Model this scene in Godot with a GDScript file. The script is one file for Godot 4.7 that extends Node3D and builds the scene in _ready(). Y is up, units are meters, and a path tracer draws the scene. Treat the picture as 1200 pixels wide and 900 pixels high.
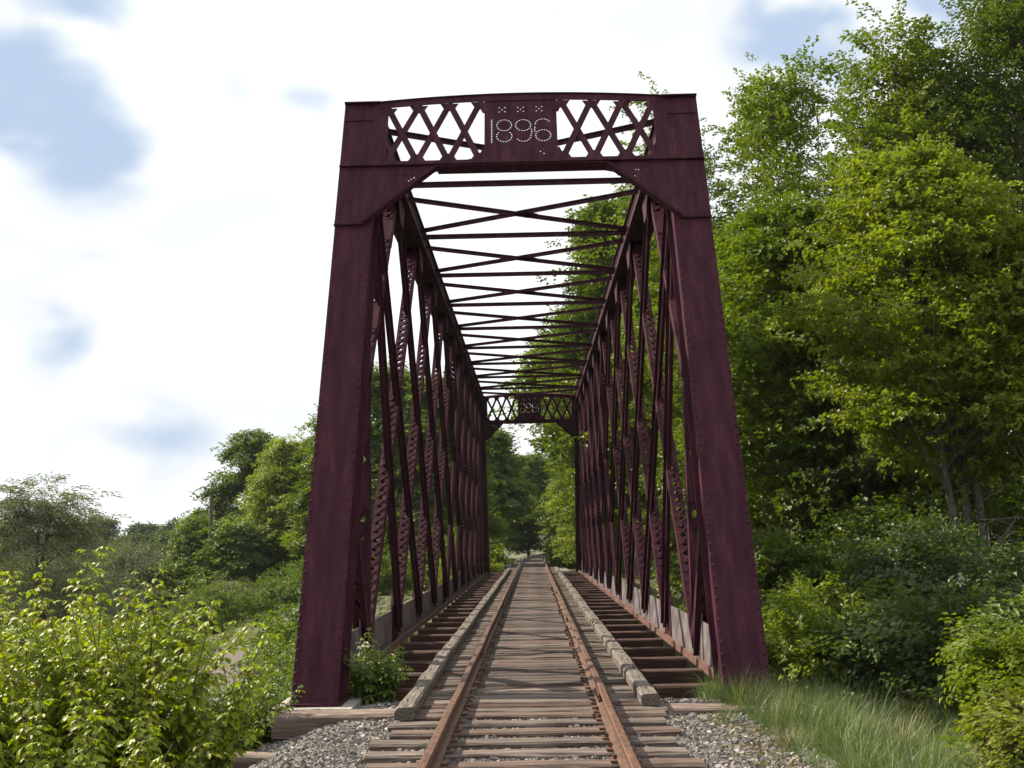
extends Node3D
# An old riveted railway truss bridge dated 1896, its track, and the woods round it.
# Metres, y up, the rail heads at y = 0, the track runs towards -z.

const Z0 := 12.97        # foot of the first end posts
const P := 3.686         # one panel of the truss
const NP := 12           # panels
const W := 2.70          # outer face of the trusses
const TX := 2.43         # middle of a truss
const YB := -0.22        # foot of the end posts
const YT := 8.27         # top of the top chord

var rng := RandomNumberGenerator.new()
var noise := FastNoiseLite.new()
var M := {}
var used := {}

# ------------------------------------------------------------------ mesh builder
class MB:
	var v := PackedVector3Array()
	var n := PackedVector3Array()
	var c := PackedColorArray()
	var tint := Color(1, 1, 1)

	func tri(a: Vector3, b: Vector3, d: Vector3, nn: Vector3) -> void:
		if (b - a).cross(d - a).dot(nn) > 0.0:
			var t := b
			b = d
			d = t
		v.append(a); v.append(b); v.append(d)
		n.append(nn); n.append(nn); n.append(nn)
		c.append(tint); c.append(tint); c.append(tint)

	func tri3(a: Vector3, b: Vector3, d: Vector3, na: Vector3, nb: Vector3, nd: Vector3) -> void:
		if (b - a).cross(d - a).dot(na + nb + nd) > 0.0:
			v.append(a); v.append(d); v.append(b)
			n.append(na); n.append(nd); n.append(nb)
		else:
			v.append(a); v.append(b); v.append(d)
			n.append(na); n.append(nb); n.append(nd)
		c.append(tint); c.append(tint); c.append(tint)

	func quad(a: Vector3, b: Vector3, d: Vector3, e: Vector3, nn: Vector3) -> void:
		tri(a, b, d, nn)
		tri(a, d, e, nn)

	func box(at: Vector3, size: Vector3, bs := Basis.IDENTITY) -> void:
		var x := bs.x * size.x * 0.5
		var y := bs.y * size.y * 0.5
		var z := bs.z * size.z * 0.5
		quad(at + x - y - z, at + x + y - z, at + x + y + z, at + x - y + z, bs.x)
		quad(at - x - y - z, at - x + y - z, at - x + y + z, at - x - y + z, -bs.x)
		quad(at + y - x - z, at + y + x - z, at + y + x + z, at + y - x + z, bs.y)
		quad(at - y - x - z, at - y + x - z, at - y + x + z, at - y - x + z, -bs.y)
		quad(at + z - x - y, at + z + x - y, at + z + x + y, at + z - x + y, bs.z)
		quad(at - z - x - y, at - z + x - y, at - z + x + y, at - z - x + y, -bs.z)

	# from corner to corner
	func span(lo: Vector3, hi: Vector3) -> void:
		box((lo + hi) * 0.5, (hi - lo).abs())

	# a bar from a to b; w across (along side), h along the other way
	func bar(a: Vector3, b: Vector3, w: float, h: float, side: Vector3) -> void:
		var d := (b - a).normalized()
		var x := (side - d * side.dot(d)).normalized()
		var y := d.cross(x).normalized()
		box((a + b) * 0.5, Vector3(w, h, a.distance_to(b)), Basis(x, y, d))

	# a flat convex outline in the xy plane, from z0 to z1
	func slab(pts: PackedVector2Array, z0: float, z1: float) -> void:
		var k := pts.size()
		var mid := Vector2.ZERO
		for p in pts:
			mid += p / k
		for i in range(1, k - 1):
			tri(Vector3(pts[0].x, pts[0].y, z1), Vector3(pts[i].x, pts[i].y, z1), Vector3(pts[i + 1].x, pts[i + 1].y, z1), Vector3(0, 0, 1))
			tri(Vector3(pts[0].x, pts[0].y, z0), Vector3(pts[i].x, pts[i].y, z0), Vector3(pts[i + 1].x, pts[i + 1].y, z0), Vector3(0, 0, -1))
		for i in k:
			var a := pts[i]
			var b := pts[(i + 1) % k]
			var e := b - a
			var nn := Vector3(e.y, -e.x, 0).normalized()
			if nn.dot(Vector3(a.x + b.x - 2 * mid.x, a.y + b.y - 2 * mid.y, 0)) < 0:
				nn = -nn
			quad(Vector3(a.x, a.y, z0), Vector3(b.x, b.y, z0), Vector3(b.x, b.y, z1), Vector3(a.x, a.y, z1), nn)

	func tube(pts: Array, radii: Array, sides: int) -> void:
		var rings := []
		var x := Vector3.RIGHT
		for i in pts.size():
			var d: Vector3 = (pts[mini(i + 1, pts.size() - 1)] - pts[maxi(i - 1, 0)]).normalized()
			if absf(d.dot(x)) > 0.95:
				x = Vector3.BACK
			x = (x - d * x.dot(d)).normalized()
			var y := d.cross(x)
			var ring := []
			for s in sides:
				var a := TAU * s / sides
				ring.append(x * cos(a) + y * sin(a))
			rings.append(ring)
		for i in pts.size() - 1:
			for s in sides:
				var t := (s + 1) % sides
				var a: Vector3 = pts[i] + rings[i][s] * radii[i]
				var b: Vector3 = pts[i] + rings[i][t] * radii[i]
				var e: Vector3 = pts[i + 1] + rings[i + 1][t] * radii[i + 1]
				var f: Vector3 = pts[i + 1] + rings[i + 1][s] * radii[i + 1]
				tri3(a, b, e, rings[i][s], rings[i][t], rings[i + 1][t])
				tri3(a, e, f, rings[i][s], rings[i + 1][t], rings[i + 1][s])

	# a rivet head: a low six-sided dome at p, facing nn
	func rivet(p: Vector3, nn: Vector3, r: float) -> void:
		var x := nn.cross(Vector3(0.31, 0.83, 0.47)).normalized()
		var y := nn.cross(x)
		var lo := []
		var hi := []
		for k in 6:
			var d := x * cos(TAU * k / 6) + y * sin(TAU * k / 6)
			lo.append(p + d * r)
			hi.append(p + d * r * 0.6 + nn * r * 0.6)
		for k in 6:
			var j := (k + 1) % 6
			var out: Vector3 = (lo[k] + lo[j] - 2 * p).normalized()
			quad(lo[k], lo[j], hi[j], hi[k], (out + nn).normalized())
			tri(hi[k], hi[j], p + nn * r * 0.75, (nn + out * 0.3).normalized())

	func mesh() -> ArrayMesh:
		var a := []
		a.resize(Mesh.ARRAY_MAX)
		a[Mesh.ARRAY_VERTEX] = v
		a[Mesh.ARRAY_NORMAL] = n
		a[Mesh.ARRAY_COLOR] = c
		var m := ArrayMesh.new()
		m.add_surface_from_arrays(Mesh.PRIMITIVE_TRIANGLES, a)
		return m

# ------------------------------------------------------------------ nodes
func numbered(called: String) -> String:
	used[called] = used.get(called, -1) + 1
	return called if used[called] == 0 else "%s_%03d" % [called, used[called]]

func tag(o: Node, label: String, category: String, group := "", kind := "") -> Node:
	if label: o.set_meta("label", label)
	if category: o.set_meta("category", category)
	if group: o.set_meta("group", group)
	if kind: o.set_meta("kind", kind)
	return o

func thing(called: String, label: String, category: String, at: Vector3, group := "") -> Node3D:
	var o := Node3D.new()
	o.name = numbered(called)
	add_child(o)
	o.position = at
	tag(o, label, category, group)
	return o

func part(called: String, mesh: Mesh, m: Material, parent: Node3D, at := Transform3D.IDENTITY) -> MeshInstance3D:
	var o := MeshInstance3D.new()
	o.name = called if parent != self else numbered(called)
	o.mesh = mesh
	o.material_override = m
	o.transform = at
	parent.add_child(o, true)
	return o

func holder(called: String, parent: Node3D, at := Transform3D.IDENTITY) -> Node3D:
	var o := Node3D.new()
	o.name = called
	o.transform = at
	parent.add_child(o, true)
	return o

func copies(called: String, mesh: Mesh, m: Material, parent: Node3D, where: Array, tints: Array) -> MultiMeshInstance3D:
	var mm := MultiMesh.new()
	mm.transform_format = MultiMesh.TRANSFORM_3D
	mm.use_colors = true
	mm.mesh = mesh
	mm.instance_count = where.size()
	for i in where.size():
		mm.set_instance_transform(i, where[i])
		mm.set_instance_color(i, tints[i])
	var o := MultiMeshInstance3D.new()
	o.name = called if parent != self else numbered(called)
	o.multimesh = mm
	o.material_override = m
	parent.add_child(o, true)
	return o

# ------------------------------------------------------------------ materials
func lin(r: float, g: float, b: float) -> Color:
	return Color(r, g, b).linear_to_srgb()

# a seamless tile of noise run through a ramp of linear colours
func noise_tex(size: int, freq: float, octaves: int, seed_: int, ramp: Array, speck := 0.0) -> ImageTexture:
	var f := FastNoiseLite.new()
	f.noise_type = FastNoiseLite.TYPE_SIMPLEX_SMOOTH
	f.seed = seed_
	f.frequency = freq
	f.fractal_octaves = octaves
	var g := f.get_seamless_image(size, size)
	var img := Image.create(size, size, false, Image.FORMAT_RGB8)
	var lut := []
	for i in 256:
		var t := i / 255.0
		var col: Color = ramp[ramp.size() - 1][1]
		for k in range(1, ramp.size()):
			if t <= ramp[k][0]:
				var u: float = (t - ramp[k - 1][0]) / maxf(ramp[k][0] - ramp[k - 1][0], 1e-4)
				col = ramp[k - 1][1].lerp(ramp[k][1], clampf(u, 0, 1))
				break
		lut.append(col)
	var r := RandomNumberGenerator.new()
	r.seed = seed_
	for y in size:
		for x in size:
			var col: Color = lut[int(g.get_pixel(x, y).r * 255.0)]
			if speck > 0.0:
				col = col * (1.0 + r.randf_range(-speck, speck))
				col.a = 1.0
			img.set_pixel(x, y, col.linear_to_srgb())
	return ImageTexture.create_from_image(img)

func normal_tex(size: int, freq: float, octaves: int, seed_: int, strength: float) -> ImageTexture:
	var f := FastNoiseLite.new()
	f.noise_type = FastNoiseLite.TYPE_SIMPLEX_SMOOTH
	f.seed = seed_
	f.frequency = freq
	f.fractal_octaves = octaves
	var g := f.get_seamless_image(size, size)
	g.convert(Image.FORMAT_RGBA8)
	g.bump_map_to_normal_map(strength)
	return ImageTexture.create_from_image(g)

func solid(tex: Texture2D, scale: Vector3, rough: float, ntex: Texture2D = null, nscale := 0.5) -> StandardMaterial3D:
	var m := StandardMaterial3D.new()
	m.albedo_texture = tex
	m.uv1_triplanar = true
	m.uv1_world_triplanar = true
	m.uv1_scale = scale
	m.roughness = rough
	m.vertex_color_use_as_albedo = true
	if ntex:
		m.normal_enabled = true
		m.normal_texture = ntex
		m.normal_scale = nscale
	return m

func leafy(rough: float, back: Color) -> StandardMaterial3D:
	var m := StandardMaterial3D.new()
	m.vertex_color_use_as_albedo = true
	m.roughness = rough
	m.cull_mode = BaseMaterial3D.CULL_DISABLED
	m.backlight_enabled = true
	m.backlight = back
	return m

func make_materials() -> void:
	var nt := normal_tex(256, 0.03, 4, 5, 6.0)
	var paint := noise_tex(512, 0.014, 6, 11, [[0.0, Color(.022, .006, .011)], [0.34, Color(.041, .0105, .020)], [0.55, Color(.049, .0128, .0230)], [0.68, Color(.058, .0160, .027)], [0.82, Color(.070, .021, .028)], [1.0, Color(.125, .055, .045)]], 0.28)
	M.paint = solid(paint, Vector3(.8, .13, .8), 0.6, nt, 0.3)
	M.paint.metallic_specular = 0.22
	var plate := noise_tex(256, 0.015, 4, 12, [[0.0, Color(.06, .04, .042)], [0.5, Color(.125, .10, .104)], [1.0, Color(.19, .168, .172)]], 0.08)
	M.plate = solid(plate, Vector3(.5, .5, .5), 0.6, nt, 0.2)
	var rust := noise_tex(256, 0.03, 4, 13, [[0.0, Color(.036, .015, .010)], [0.45, Color(.080, .034, .018)], [0.7, Color(.112, .050, .025)], [1.0, Color(.17, .085, .045)]], 0.15)
	M.rust = solid(rust, Vector3(1.3, 1.3, .5), 0.55, nt, 0.3)
	var flange := noise_tex(256, 0.03, 4, 14, [[0.0, Color(.06, .024, .02)], [0.5, Color(.13, .058, .045)], [1.0, Color(.20, .11, .085)]], 0.15)
	M.flange = solid(flange, Vector3(1, 1, .5), 0.65, nt, 0.3)
	var wood := noise_tex(512, 0.02, 5, 15, [[0.0, Color(.020, .013, .011)], [0.40, Color(.066, .046, .038)], [0.60, Color(.120, .092, .077)], [1.0, Color(.25, .215, .185)]], 0.1)
	var wn := normal_tex(512, 0.02, 5, 15, 10.0)
	M.tie = solid(wood, Vector3(.16, 4.5, 4.5), 0.85, wn, 0.9)
	M.timber = solid(noise_tex(512, 0.02, 5, 16, [[0.0, Color(.022, .016, .014)], [0.4, Color(.075, .060, .049)], [0.65, Color(.145, .122, .100)], [1.0, Color(.28, .25, .215)]], 0.08), Vector3(5.0, 5.0, .16), 0.88, wn, 0.5)
	M.sill = solid(noise_tex(256, 0.02, 5, 17, [[0.0, Color(.06, .035, .028)], [0.5, Color(.15, .105, .088)], [1.0, Color(.26, .22, .19)]], 0.15), Vector3(.25, 2.0, 2.0), 0.88, wn, 0.8)
	M.concrete = solid(noise_tex(512, 0.02, 5, 18, [[0.0, Color(.16, .15, .13)], [0.5, Color(.30, .28, .25)], [1.0, Color(.42, .40, .36)]], 0.1), Vector3(.5, .5, .5), 0.9, nt, 0.5)
	var gr := noise_tex(1024, 0.012, 6, 19, [[0.0, Color(.045, .036, .022)], [0.4, Color(.075, .070, .030)], [0.55, Color(.07, .085, .028)], [0.75, Color(.10, .105, .045)], [1.0, Color(.17, .14, .09)]], 0.35)
	M.ground = solid(gr, Vector3(.12, .12, .12), 0.95, normal_tex(512, 0.05, 5, 20, 12.0), 1.0)
	M.grit = solid(noise_tex(512, 0.09, 4, 21, [[0.0, Color(.07, .06, .055)], [0.5, Color(.22, .20, .19)], [1.0, Color(.42, .40, .38)]], 0.4), Vector3(1.1, 1.1, 1.1), 0.95, normal_tex(512, 0.1, 3, 22, 14.0), 1.0)
	M.path = solid(noise_tex(512, 0.06, 5, 23, [[0.0, Color(.06, .045, .04)], [0.5, Color(.11, .085, .078)], [1.0, Color(.18, .145, .13)]], 0.3), Vector3(.5, .5, .5), 0.95)
	var bark := noise_tex(256, 0.03, 5, 24, [[0.0, Color(.035, .028, .022)], [0.5, Color(.10, .085, .070)], [1.0, Color(.20, .18, .155)]], 0.2)
	M.bark = solid(bark, Vector3(2.5, .6, 2.5), 0.9, nt, 0.8)
	var sb := StandardMaterial3D.new()
	sb.vertex_color_use_as_albedo = true
	sb.roughness = 0.9
	M.stone = sb
	M.leaf = leafy(0.5, Color(.95, 1.0, .35))
	M.gloss = leafy(0.44, Color(.95, 1.0, .30))
	M.dull = leafy(0.65, Color(.7, .75, .45))
	M.grass = leafy(0.5, Color(.8, .85, .45))
	var w := StandardMaterial3D.new()
	w.albedo_color = lin(.03, .035, .03)
	w.roughness = 0.08
	w.normal_enabled = true
	w.normal_texture = normal_tex(256, 0.03, 3, 25, 3.0)
	w.normal_scale = 0.3
	w.uv1_triplanar = true
	w.uv1_world_triplanar = true
	w.uv1_scale = Vector3(.3, .3, .3)
	M.water = w

# ------------------------------------------------------------------ ground
func sstep(a: float, b: float, x: float) -> float:
	var t := clampf((x - a) / (b - a), 0, 1)
	return t * t * (3 - 2 * t)

func track_x(d: float) -> float:
	return 0.0 if d < 72.0 else (d - 72.0) * (d - 72.0) / 620.0

func ground_y(x: float, z: float) -> float:
	var d := -z
	var e := x - track_x(clampf(d, 0, 160))
	var y: float
	if e < 0:
		y = lerpf(-0.31, -1.25, sstep(1.7, 4.4, -e))
		y += lerpf(0, -3.3, sstep(7, 24, -e)) * sstep(12, 34, d)
		y += lerpf(0, 7.0, sstep(150, 420, d)) * sstep(20, 60, -e)
	else:
		y = lerpf(-0.31, -0.62, sstep(2.4, 4.2, e))
		y += 5.5 * sstep(8, 30, e)
	# the stream bed under the bridge
	var r := sstep(32, 38, d) * (1.0 - sstep(47, 56, d))
	y = lerpf(y, -5.2, r)
	# under the near end of the floor
	if d > 13.6 and d < 60.0:
		y = minf(y, lerpf(-0.3, -1.5, sstep(13.7, 15.5, d) * (1.0 - sstep(56.5, 58.5, d)) * (1.0 - sstep(3.2, 5.0, absf(x)))))
	y += noise.get_noise_2d(x * 1.3, z * 1.3) * 0.10 * sstep(2.2, 4.0, absf(e))
	return y

func axis(stops: Array) -> PackedFloat32Array:
	var a := PackedFloat32Array()
	for s in stops:
		var x: float = s[0]
		while x < s[1] - 1e-4:
			a.append(x)
			x += s[2]
	a.append(stops[stops.size() - 1][1])
	return a

func sheet(xs: PackedFloat32Array, zs: PackedFloat32Array, f: Callable) -> ArrayMesh:
	var v := PackedVector3Array()
	var n := PackedVector3Array()
	var idx := PackedInt32Array()
	for z in zs:
		for x in xs:
			v.append(Vector3(x, f.call(x, z), z))
			var h := 0.25
			n.append(Vector3(f.call(x - h, z) - f.call(x + h, z), 2 * h, f.call(x, z - h) - f.call(x, z + h)).normalized())
	var w := xs.size()
	for j in zs.size() - 1:
		for i in w - 1:
			var k := j * w + i
			idx.append_array([k, k + 1, k + w + 1, k, k + w + 1, k + w])
	var a := []
	a.resize(Mesh.ARRAY_MAX)
	a[Mesh.ARRAY_VERTEX] = v
	a[Mesh.ARRAY_NORMAL] = n
	a[Mesh.ARRAY_INDEX] = idx
	var m := ArrayMesh.new()
	m.add_surface_from_arrays(Mesh.PRIMITIVE_TRIANGLES, a)
	return m

func ballast_y(x: float, z: float) -> float:
	var e := absf(x)
	var y := -0.235 - 0.02 * sstep(0.9, 1.4, e)
	y -= 0.12 * sstep(1.3, 2.1, e) + (0.55 - .32 * sstep(11.3, 12.0, -z) if x < 0 else 0.24) * sstep(1.9, 3.3, e)
	return maxf(y, ground_y(x, z) + .03) + noise.get_noise_2d(x * 9, z * 9) * 0.02

func path_x(d: float) -> float:
	var t := (d - 19.0) / 13.0
	return -4.9 - 3.0 * t - .5 * sin(t * 2.5)

func make_setting() -> void:
	var xs := axis([[-900, -200, 50], [-200, -60, 10], [-60, -12, 1.5], [-12, 14, 0.4], [14, 60, 1.5], [60, 200, 10], [200, 900, 50]])
	var zs := axis([[-1200, -300, 60], [-300, -120, 8], [-120, -60, 1.5], [-60, 4, 0.5], [4, 40, 2], [40, 400, 30]])
	tag(part("ground", sheet(xs, zs, ground_y), M.ground, self), "", "", "", "structure")
	var water := MB.new()
	water.quad(Vector3(-160, -4.35, -30), Vector3(90, -4.35, -30), Vector3(90, -4.35, -54), Vector3(-160, -4.35, -54), Vector3.UP)
	tag(part("river", water.mesh(), M.water, self), "", "", "", "structure")
	var bx := axis([[-3.3, 3.0, 0.15]])
	var bz := axis([[-13.3, 3.0, 0.15]])
	tag(part("ballast_bed", sheet(bx, bz, ballast_y), M.grit, self), "", "", "", "structure")
	# beyond the bridge the same bed, seen far off
	var fm := MB.new()
	var d := 57.6
	while d < 150.0:
		var a := track_x(d)
		var b := track_x(d + 2)
		fm.quad(Vector3(a - 1.9, -0.24, -d), Vector3(a + 1.9, -0.24, -d), Vector3(b + 1.9, -0.24, -d - 2), Vector3(b - 1.9, -0.24, -d - 2), Vector3.UP)
		d += 2.0
	tag(part("ballast_bed", fm.mesh(), M.grit, self), "", "", "", "structure")
	# the loose stones
	var st := []
	for k in 3:
		var mb := MB.new()
		var pts := []
		var r := RandomNumberGenerator.new()
		r.seed = 70 + k
		for i in 8:
			pts.append(Vector3(1 if i & 1 else -1, 1 if i & 2 else -1, 1 if i & 4 else -1) * 0.5 * Vector3(r.randf_range(.55, 1.1), r.randf_range(.45, .9), r.randf_range(.55, 1.1)))
		for q in [[0, 1, 3, 2], [4, 5, 7, 6], [0, 1, 5, 4], [2, 3, 7, 6], [0, 2, 6, 4], [1, 3, 7, 5]]:
			var mid: Vector3 = (pts[q[0]] + pts[q[1]] + pts[q[2]] + pts[q[3]]) / 4
			for t in [[0, 1, 2], [0, 2, 3]]:
				var a: Vector3 = pts[q[t[0]]]
				var b: Vector3 = pts[q[t[1]]]
				var e: Vector3 = pts[q[t[2]]]
				var nn := (b - a).cross(e - a).normalized()
				mb.tri(a, b, e, nn if nn.dot(mid) > 0 else -nn)
		st.append(mb.mesh())
	var heap := thing("ballast_stones", "loose grey and pinkish ballast stones around the sleeper ends", "ballast", Vector3.ZERO)
	heap.set_meta("kind", "stuff")
	for k in 3:
		var where := []
		var tints := []
		for i in 15000:
			var x := rng.randf_range(-3.2, 2.9)
			var z := -rng.randf_range(7.6, 13.2)
			if z < -12.45 and absf(x) > 1.75 and x < 0:
				continue
			if rng.randf() < (sstep(2.5, 3.3, -x) if x < 0 else sstep(1.8, 2.5, x)) * 0.9:
				continue
			var s := rng.randf_range(0.018, 0.042)
			if rng.randf() < 0.08: s *= 1.35
			var bs := Basis.from_euler(Vector3(rng.randf() * TAU, rng.randf() * TAU, rng.randf() * TAU)).scaled(Vector3(s, s, s))
			where.append(Transform3D(bs, Vector3(x, ballast_y(x, z) + s * rng.randf_range(-.1, .35), z)))
			var g := rng.randf_range(.05, .21)
			if rng.randf() < 0.08: g = rng.randf_range(.28, .42)
			tints.append(Color(g * rng.randf_range(.98, 1.16), g * .97, g * rng.randf_range(.80, 1.0)))
		copies("stones", st[k], M.stone, heap, where, tints)
	# a worn gravel path climbing the bank
	var pm := MB.new()
	for k in 24:
		var t0 := k / 24.0
		var t1 := (k + 1) / 24.0
		var row := []
		for t in [t0, t1]:
			var z: float = -19.0 - 13.0 * t
			var x: float = path_x(-z)
			for s in 5:
				var xx: float = x + (s - 2) * (0.30 + .16 * noise.get_noise_2d(z * 6.0, s * 40.0))
				row.append(Vector3(xx, ground_y(xx, z) + 0.03, z))
		for s in 4:
			pm.quad(row[s], row[s + 1], row[s + 6], row[s + 5], Vector3.UP)
	tag(part("path", pm.mesh(), M.path, self), "", "", "", "structure")

# ------------------------------------------------------------------ track
func rail_mesh(x0: float) -> ArrayMesh:
	# outline of a flat-bottomed rail, clockwise from the top
	var prof := [Vector2(-.027, 0), Vector2(.027, 0), Vector2(.035, -.008), Vector2(.035, -.034), Vector2(.010, -.044), Vector2(.009, -.118), Vector2(.066, -.136), Vector2(.066, -.147), Vector2(-.066, -.147), Vector2(-.066, -.136), Vector2(-.009, -.118), Vector2(-.010, -.044), Vector2(-.035, -.034), Vector2(-.035, -.008)]
	var mb := MB.new()
	var ds := []
	var d := -1.0
	while d < 140.0:
		ds.append(d)
		d += 1.5 if d < 20 else (4.0 if d < 70 else 2.0)
	for i in ds.size() - 1:
		for j in prof.size():
			var a: Vector2 = prof[j]
			var b: Vector2 = prof[(j + 1) % prof.size()]
			var e := b - a
			var nn := Vector3(-e.y, e.x, 0).normalized()
			var wob0 := noise.get_noise_2d(ds[i] * 4.0, x0 * 50) * 0.012
			var wob1 := noise.get_noise_2d(ds[i + 1] * 4.0, x0 * 50) * 0.012
			var p0 := Vector3(track_x(ds[i]) + x0 + wob0, 0, -ds[i])
			var p1 := Vector3(track_x(ds[i + 1]) + x0 + wob1, 0, -ds[i + 1])
			if nn.dot(Vector3(a.x + b.x, a.y + b.y + .14, 0)) < 0 and j != 3 and j != 11 and j != 5 and j != 9:
				nn = -nn
			mb.quad(p0 + Vector3(a.x, a.y, 0), p0 + Vector3(b.x, b.y, 0), p1 + Vector3(b.x, b.y, 0), p1 + Vector3(a.x, a.y, 0), nn)
	return mb.mesh()

func plank_mesh(size: Vector3, seed_: int, along: int) -> ArrayMesh:
	# a rough-sawn timber: rounded corners and wavering arrises
	var r := RandomNumberGenerator.new()
	r.seed = seed_
	var h := size * 0.5
	var wide := h.z if along == 0 else h.x
	var high := h.y
	var run := h.x if along == 0 else h.z
	var segs := 8
	var rings := []
	for i in segs + 1:
		var t := lerpf(-run, run, float(i) / segs)
		var c := 0.014 + r.randf() * 0.016
		if r.randf() < 0.3: c += 0.02
		var c2 := 0.012 + r.randf() * 0.02
		var top := high - r.randf() * 0.008
		var ring := [Vector2(-wide, -high), Vector2(-wide, top - c), Vector2(-wide + c, top), Vector2(wide - c2, top - r.randf() * .004), Vector2(wide, top - c2), Vector2(wide, -high)]
		var row := []
		for p in ring:
			var tt := t
			if along == 2 and (i == 0 or i == segs):
				tt += r.randf_range(-.07, .07)
			row.append(Vector3(tt, p.y, p.x) if along == 0 else Vector3(p.x, p.y, tt))
		rings.append(row)
	var mb := MB.new()
	for i in segs:
		for j in 6:
			var k := (j + 1) % 6
			var a: Vector3 = rings[i][j]
			var b: Vector3 = rings[i][k]
			var e: Vector3 = rings[i + 1][k]
			var f: Vector3 = rings[i + 1][j]
			var nn := (b - a).cross(f - a).normalized()
			var mid := (a + b) * 0.5
			mid[along if along == 0 else 2] = 0
			mb.quad(a, b, e, f, nn if nn.dot(mid) > 0 else -nn)
	for end in [0, segs]:
		var nn := Vector3(-1 if end == 0 else 1, 0, 0) if along == 0 else Vector3(0, 0, -1 if end == 0 else 1)
		for j in range(1, 5):
			mb.tri(rings[end][0], rings[end][j], rings[end][j + 1], nn)
	return mb.mesh()

func make_track() -> void:
	var t := thing("railway_track", "rusty railway track on weathered wooden sleepers running through the bridge", "railway track", Vector3.ZERO)
	for s in [-1, 1]:
		part("rail", rail_mesh(0.753 * s), M.rust, t)
	var short := []
	var long := []
	for k in 6:
		short.append(plank_mesh(Vector3(2.66, .20, .225), 100 + k, 0))
		long.append(plank_mesh(Vector3(4.5, .20, .225), 120 + k, 0))
	var tones := []
	for k in 7:
		var m: StandardMaterial3D = M.tie.duplicate()
		var g: float = [0.72, 0.85, 1.0, 1.12, 1.0, 0.8, .72][k]
		m.albedo_color = Color(g, g * [1.0, .98, 1.0, 1.0, .93, .96, .72][k], g * [1.0, .95, 1.0, 1.02, .9, .95, .62][k])
		tones.append(m)
	var spikes := MB.new()
	var plates := MB.new()
	var d := 5.2
	var i := 0
	while d < 132.0:
		var on_bridge := d > 12.2 and d < Z0 + P * NP + 0.8
		var dd := d + rng.randf_range(-.02, .02)
		var x := track_x(d)
		var turn := -(d - 72.0) / 310.0 if d > 72 else 0.0
		var bs := Basis(Vector3.UP, turn + rng.randf_range(-.012, .012))
		var slide := rng.randf_range(-.07, .07) * (0.6 if on_bridge else 1.0)
		var top := -0.165 + rng.randf_range(-.004, .002)
		var shape: Mesh = short[rng.randi() % 6]
		if on_bridge and i % 5 == 0 and d > 13.6:
			shape = long[rng.randi() % 6]
			slide *= 0.3
			top -= .012
		part("sleeper", shape, tones[6 if on_bridge and i % 5 == 0 else (2 + rng.randi() % 3 if d < 12 else rng.randi() % 6)], t, Transform3D(bs, Vector3(x + slide, top - .10, -dd)))
		if d < 40.0:
			for s in [-1, 1]:
				plates.box(Vector3(x + .753 * s, top + .009, -dd), Vector3(.24, .014, .15))
				for e in [-1, 1]:
					if rng.randf() < 0.7:
						var px: float = x + .753 * s + e * .082
						spikes.box(Vector3(px, top + .032, -dd + rng.randf_range(-.05, .05)), Vector3(.030, .036, .024), Basis(Vector3.UP, rng.randf_range(-.3, .3)))
						if e * s < 0 and rng.randf() < 0.2:
							spikes.box(Vector3(px - .05 * s, top + .03, -dd + rng.randf_range(-.06, .06)), Vector3(.03, .05, .03), Basis(Vector3.UP, rng.randf_range(-.5, .5)))
		i += 1
		d += 0.50 if d < 11.6 else (0.300 if on_bridge or d < 13 else 0.56)
	tag(part("tie_plates", plates.mesh(), M.rust, t), "", "", "", "stuff")
	tag(part("spikes", spikes.mesh(), M.rust, t), "", "", "", "stuff")
	for j in [[1, 12.4], [-1, 16.9], [1, 23.4], [-1, 28.0], [1, 34.3]]:
		for e in [-1, 1]:
			var mb := MB.new()
			mb.box(Vector3.ZERO, Vector3(.022, .07, .62))
			mb.box(Vector3(.006 * e, -.036, 0), Vector3(.03, .012, .62))
			for b in 4:
				mb.box(Vector3(.018 * e, 0, -.24 + .16 * b), Vector3(.026, .034, .034))
			part("joint_bar", mb.mesh(), M.rust, t, Transform3D(Basis.IDENTITY, Vector3(.753 * j[0] + .026 * e, -.08, -j[1])))
	# guard timbers, each a row of lengths with halved ends
	for s in [-1, 1]:
		var g := holder("guard_timber", t)
		var at := 11.35 if s < 0 else 12.05
		var k := 0
		while at < 58.0:
			var n := 5.5 if k > 0 else 4.6
			var beam := plank_mesh(Vector3(.185, .125, n - .03), 200 + k * 2 + s, 2)
			part("beam", beam, M.timber, g, Transform3D(Basis(Vector3.UP, rng.randf_range(-.004, .004)), Vector3(1.25 * s + rng.randf_range(-.01, .01), -.1025 + rng.randf_range(-.004, .004), -at - n * .5)))
			var bolts := MB.new()
			for b in 5:
				bolts.rivet(Vector3(1.25 * s + rng.randf_range(-.03, .03), -.040, -at - n * (b + .5) / 5), Vector3.UP, .022)
			tag(part("bolts", bolts.mesh(), M.rust, g), "", "", "", "stuff")
			at += n
			k += 1

# ------------------------------------------------------------------ bridge
func frame_at(far: bool) -> Transform3D:
	# x across, y up the slope of the end posts, z out of their faces
	var up := Vector3(0, YT - YB, -P).normalized()
	var out := Vector3.RIGHT.cross(up).normalized()
	var t := Transform3D(Basis(Vector3.RIGHT, up, out), Vector3(0, YB, 0))
	if far:
		var turn := Transform3D(Basis(Vector3.UP, PI), Vector3(0, 0, -P * NP))
		t = turn * t
	return t

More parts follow.
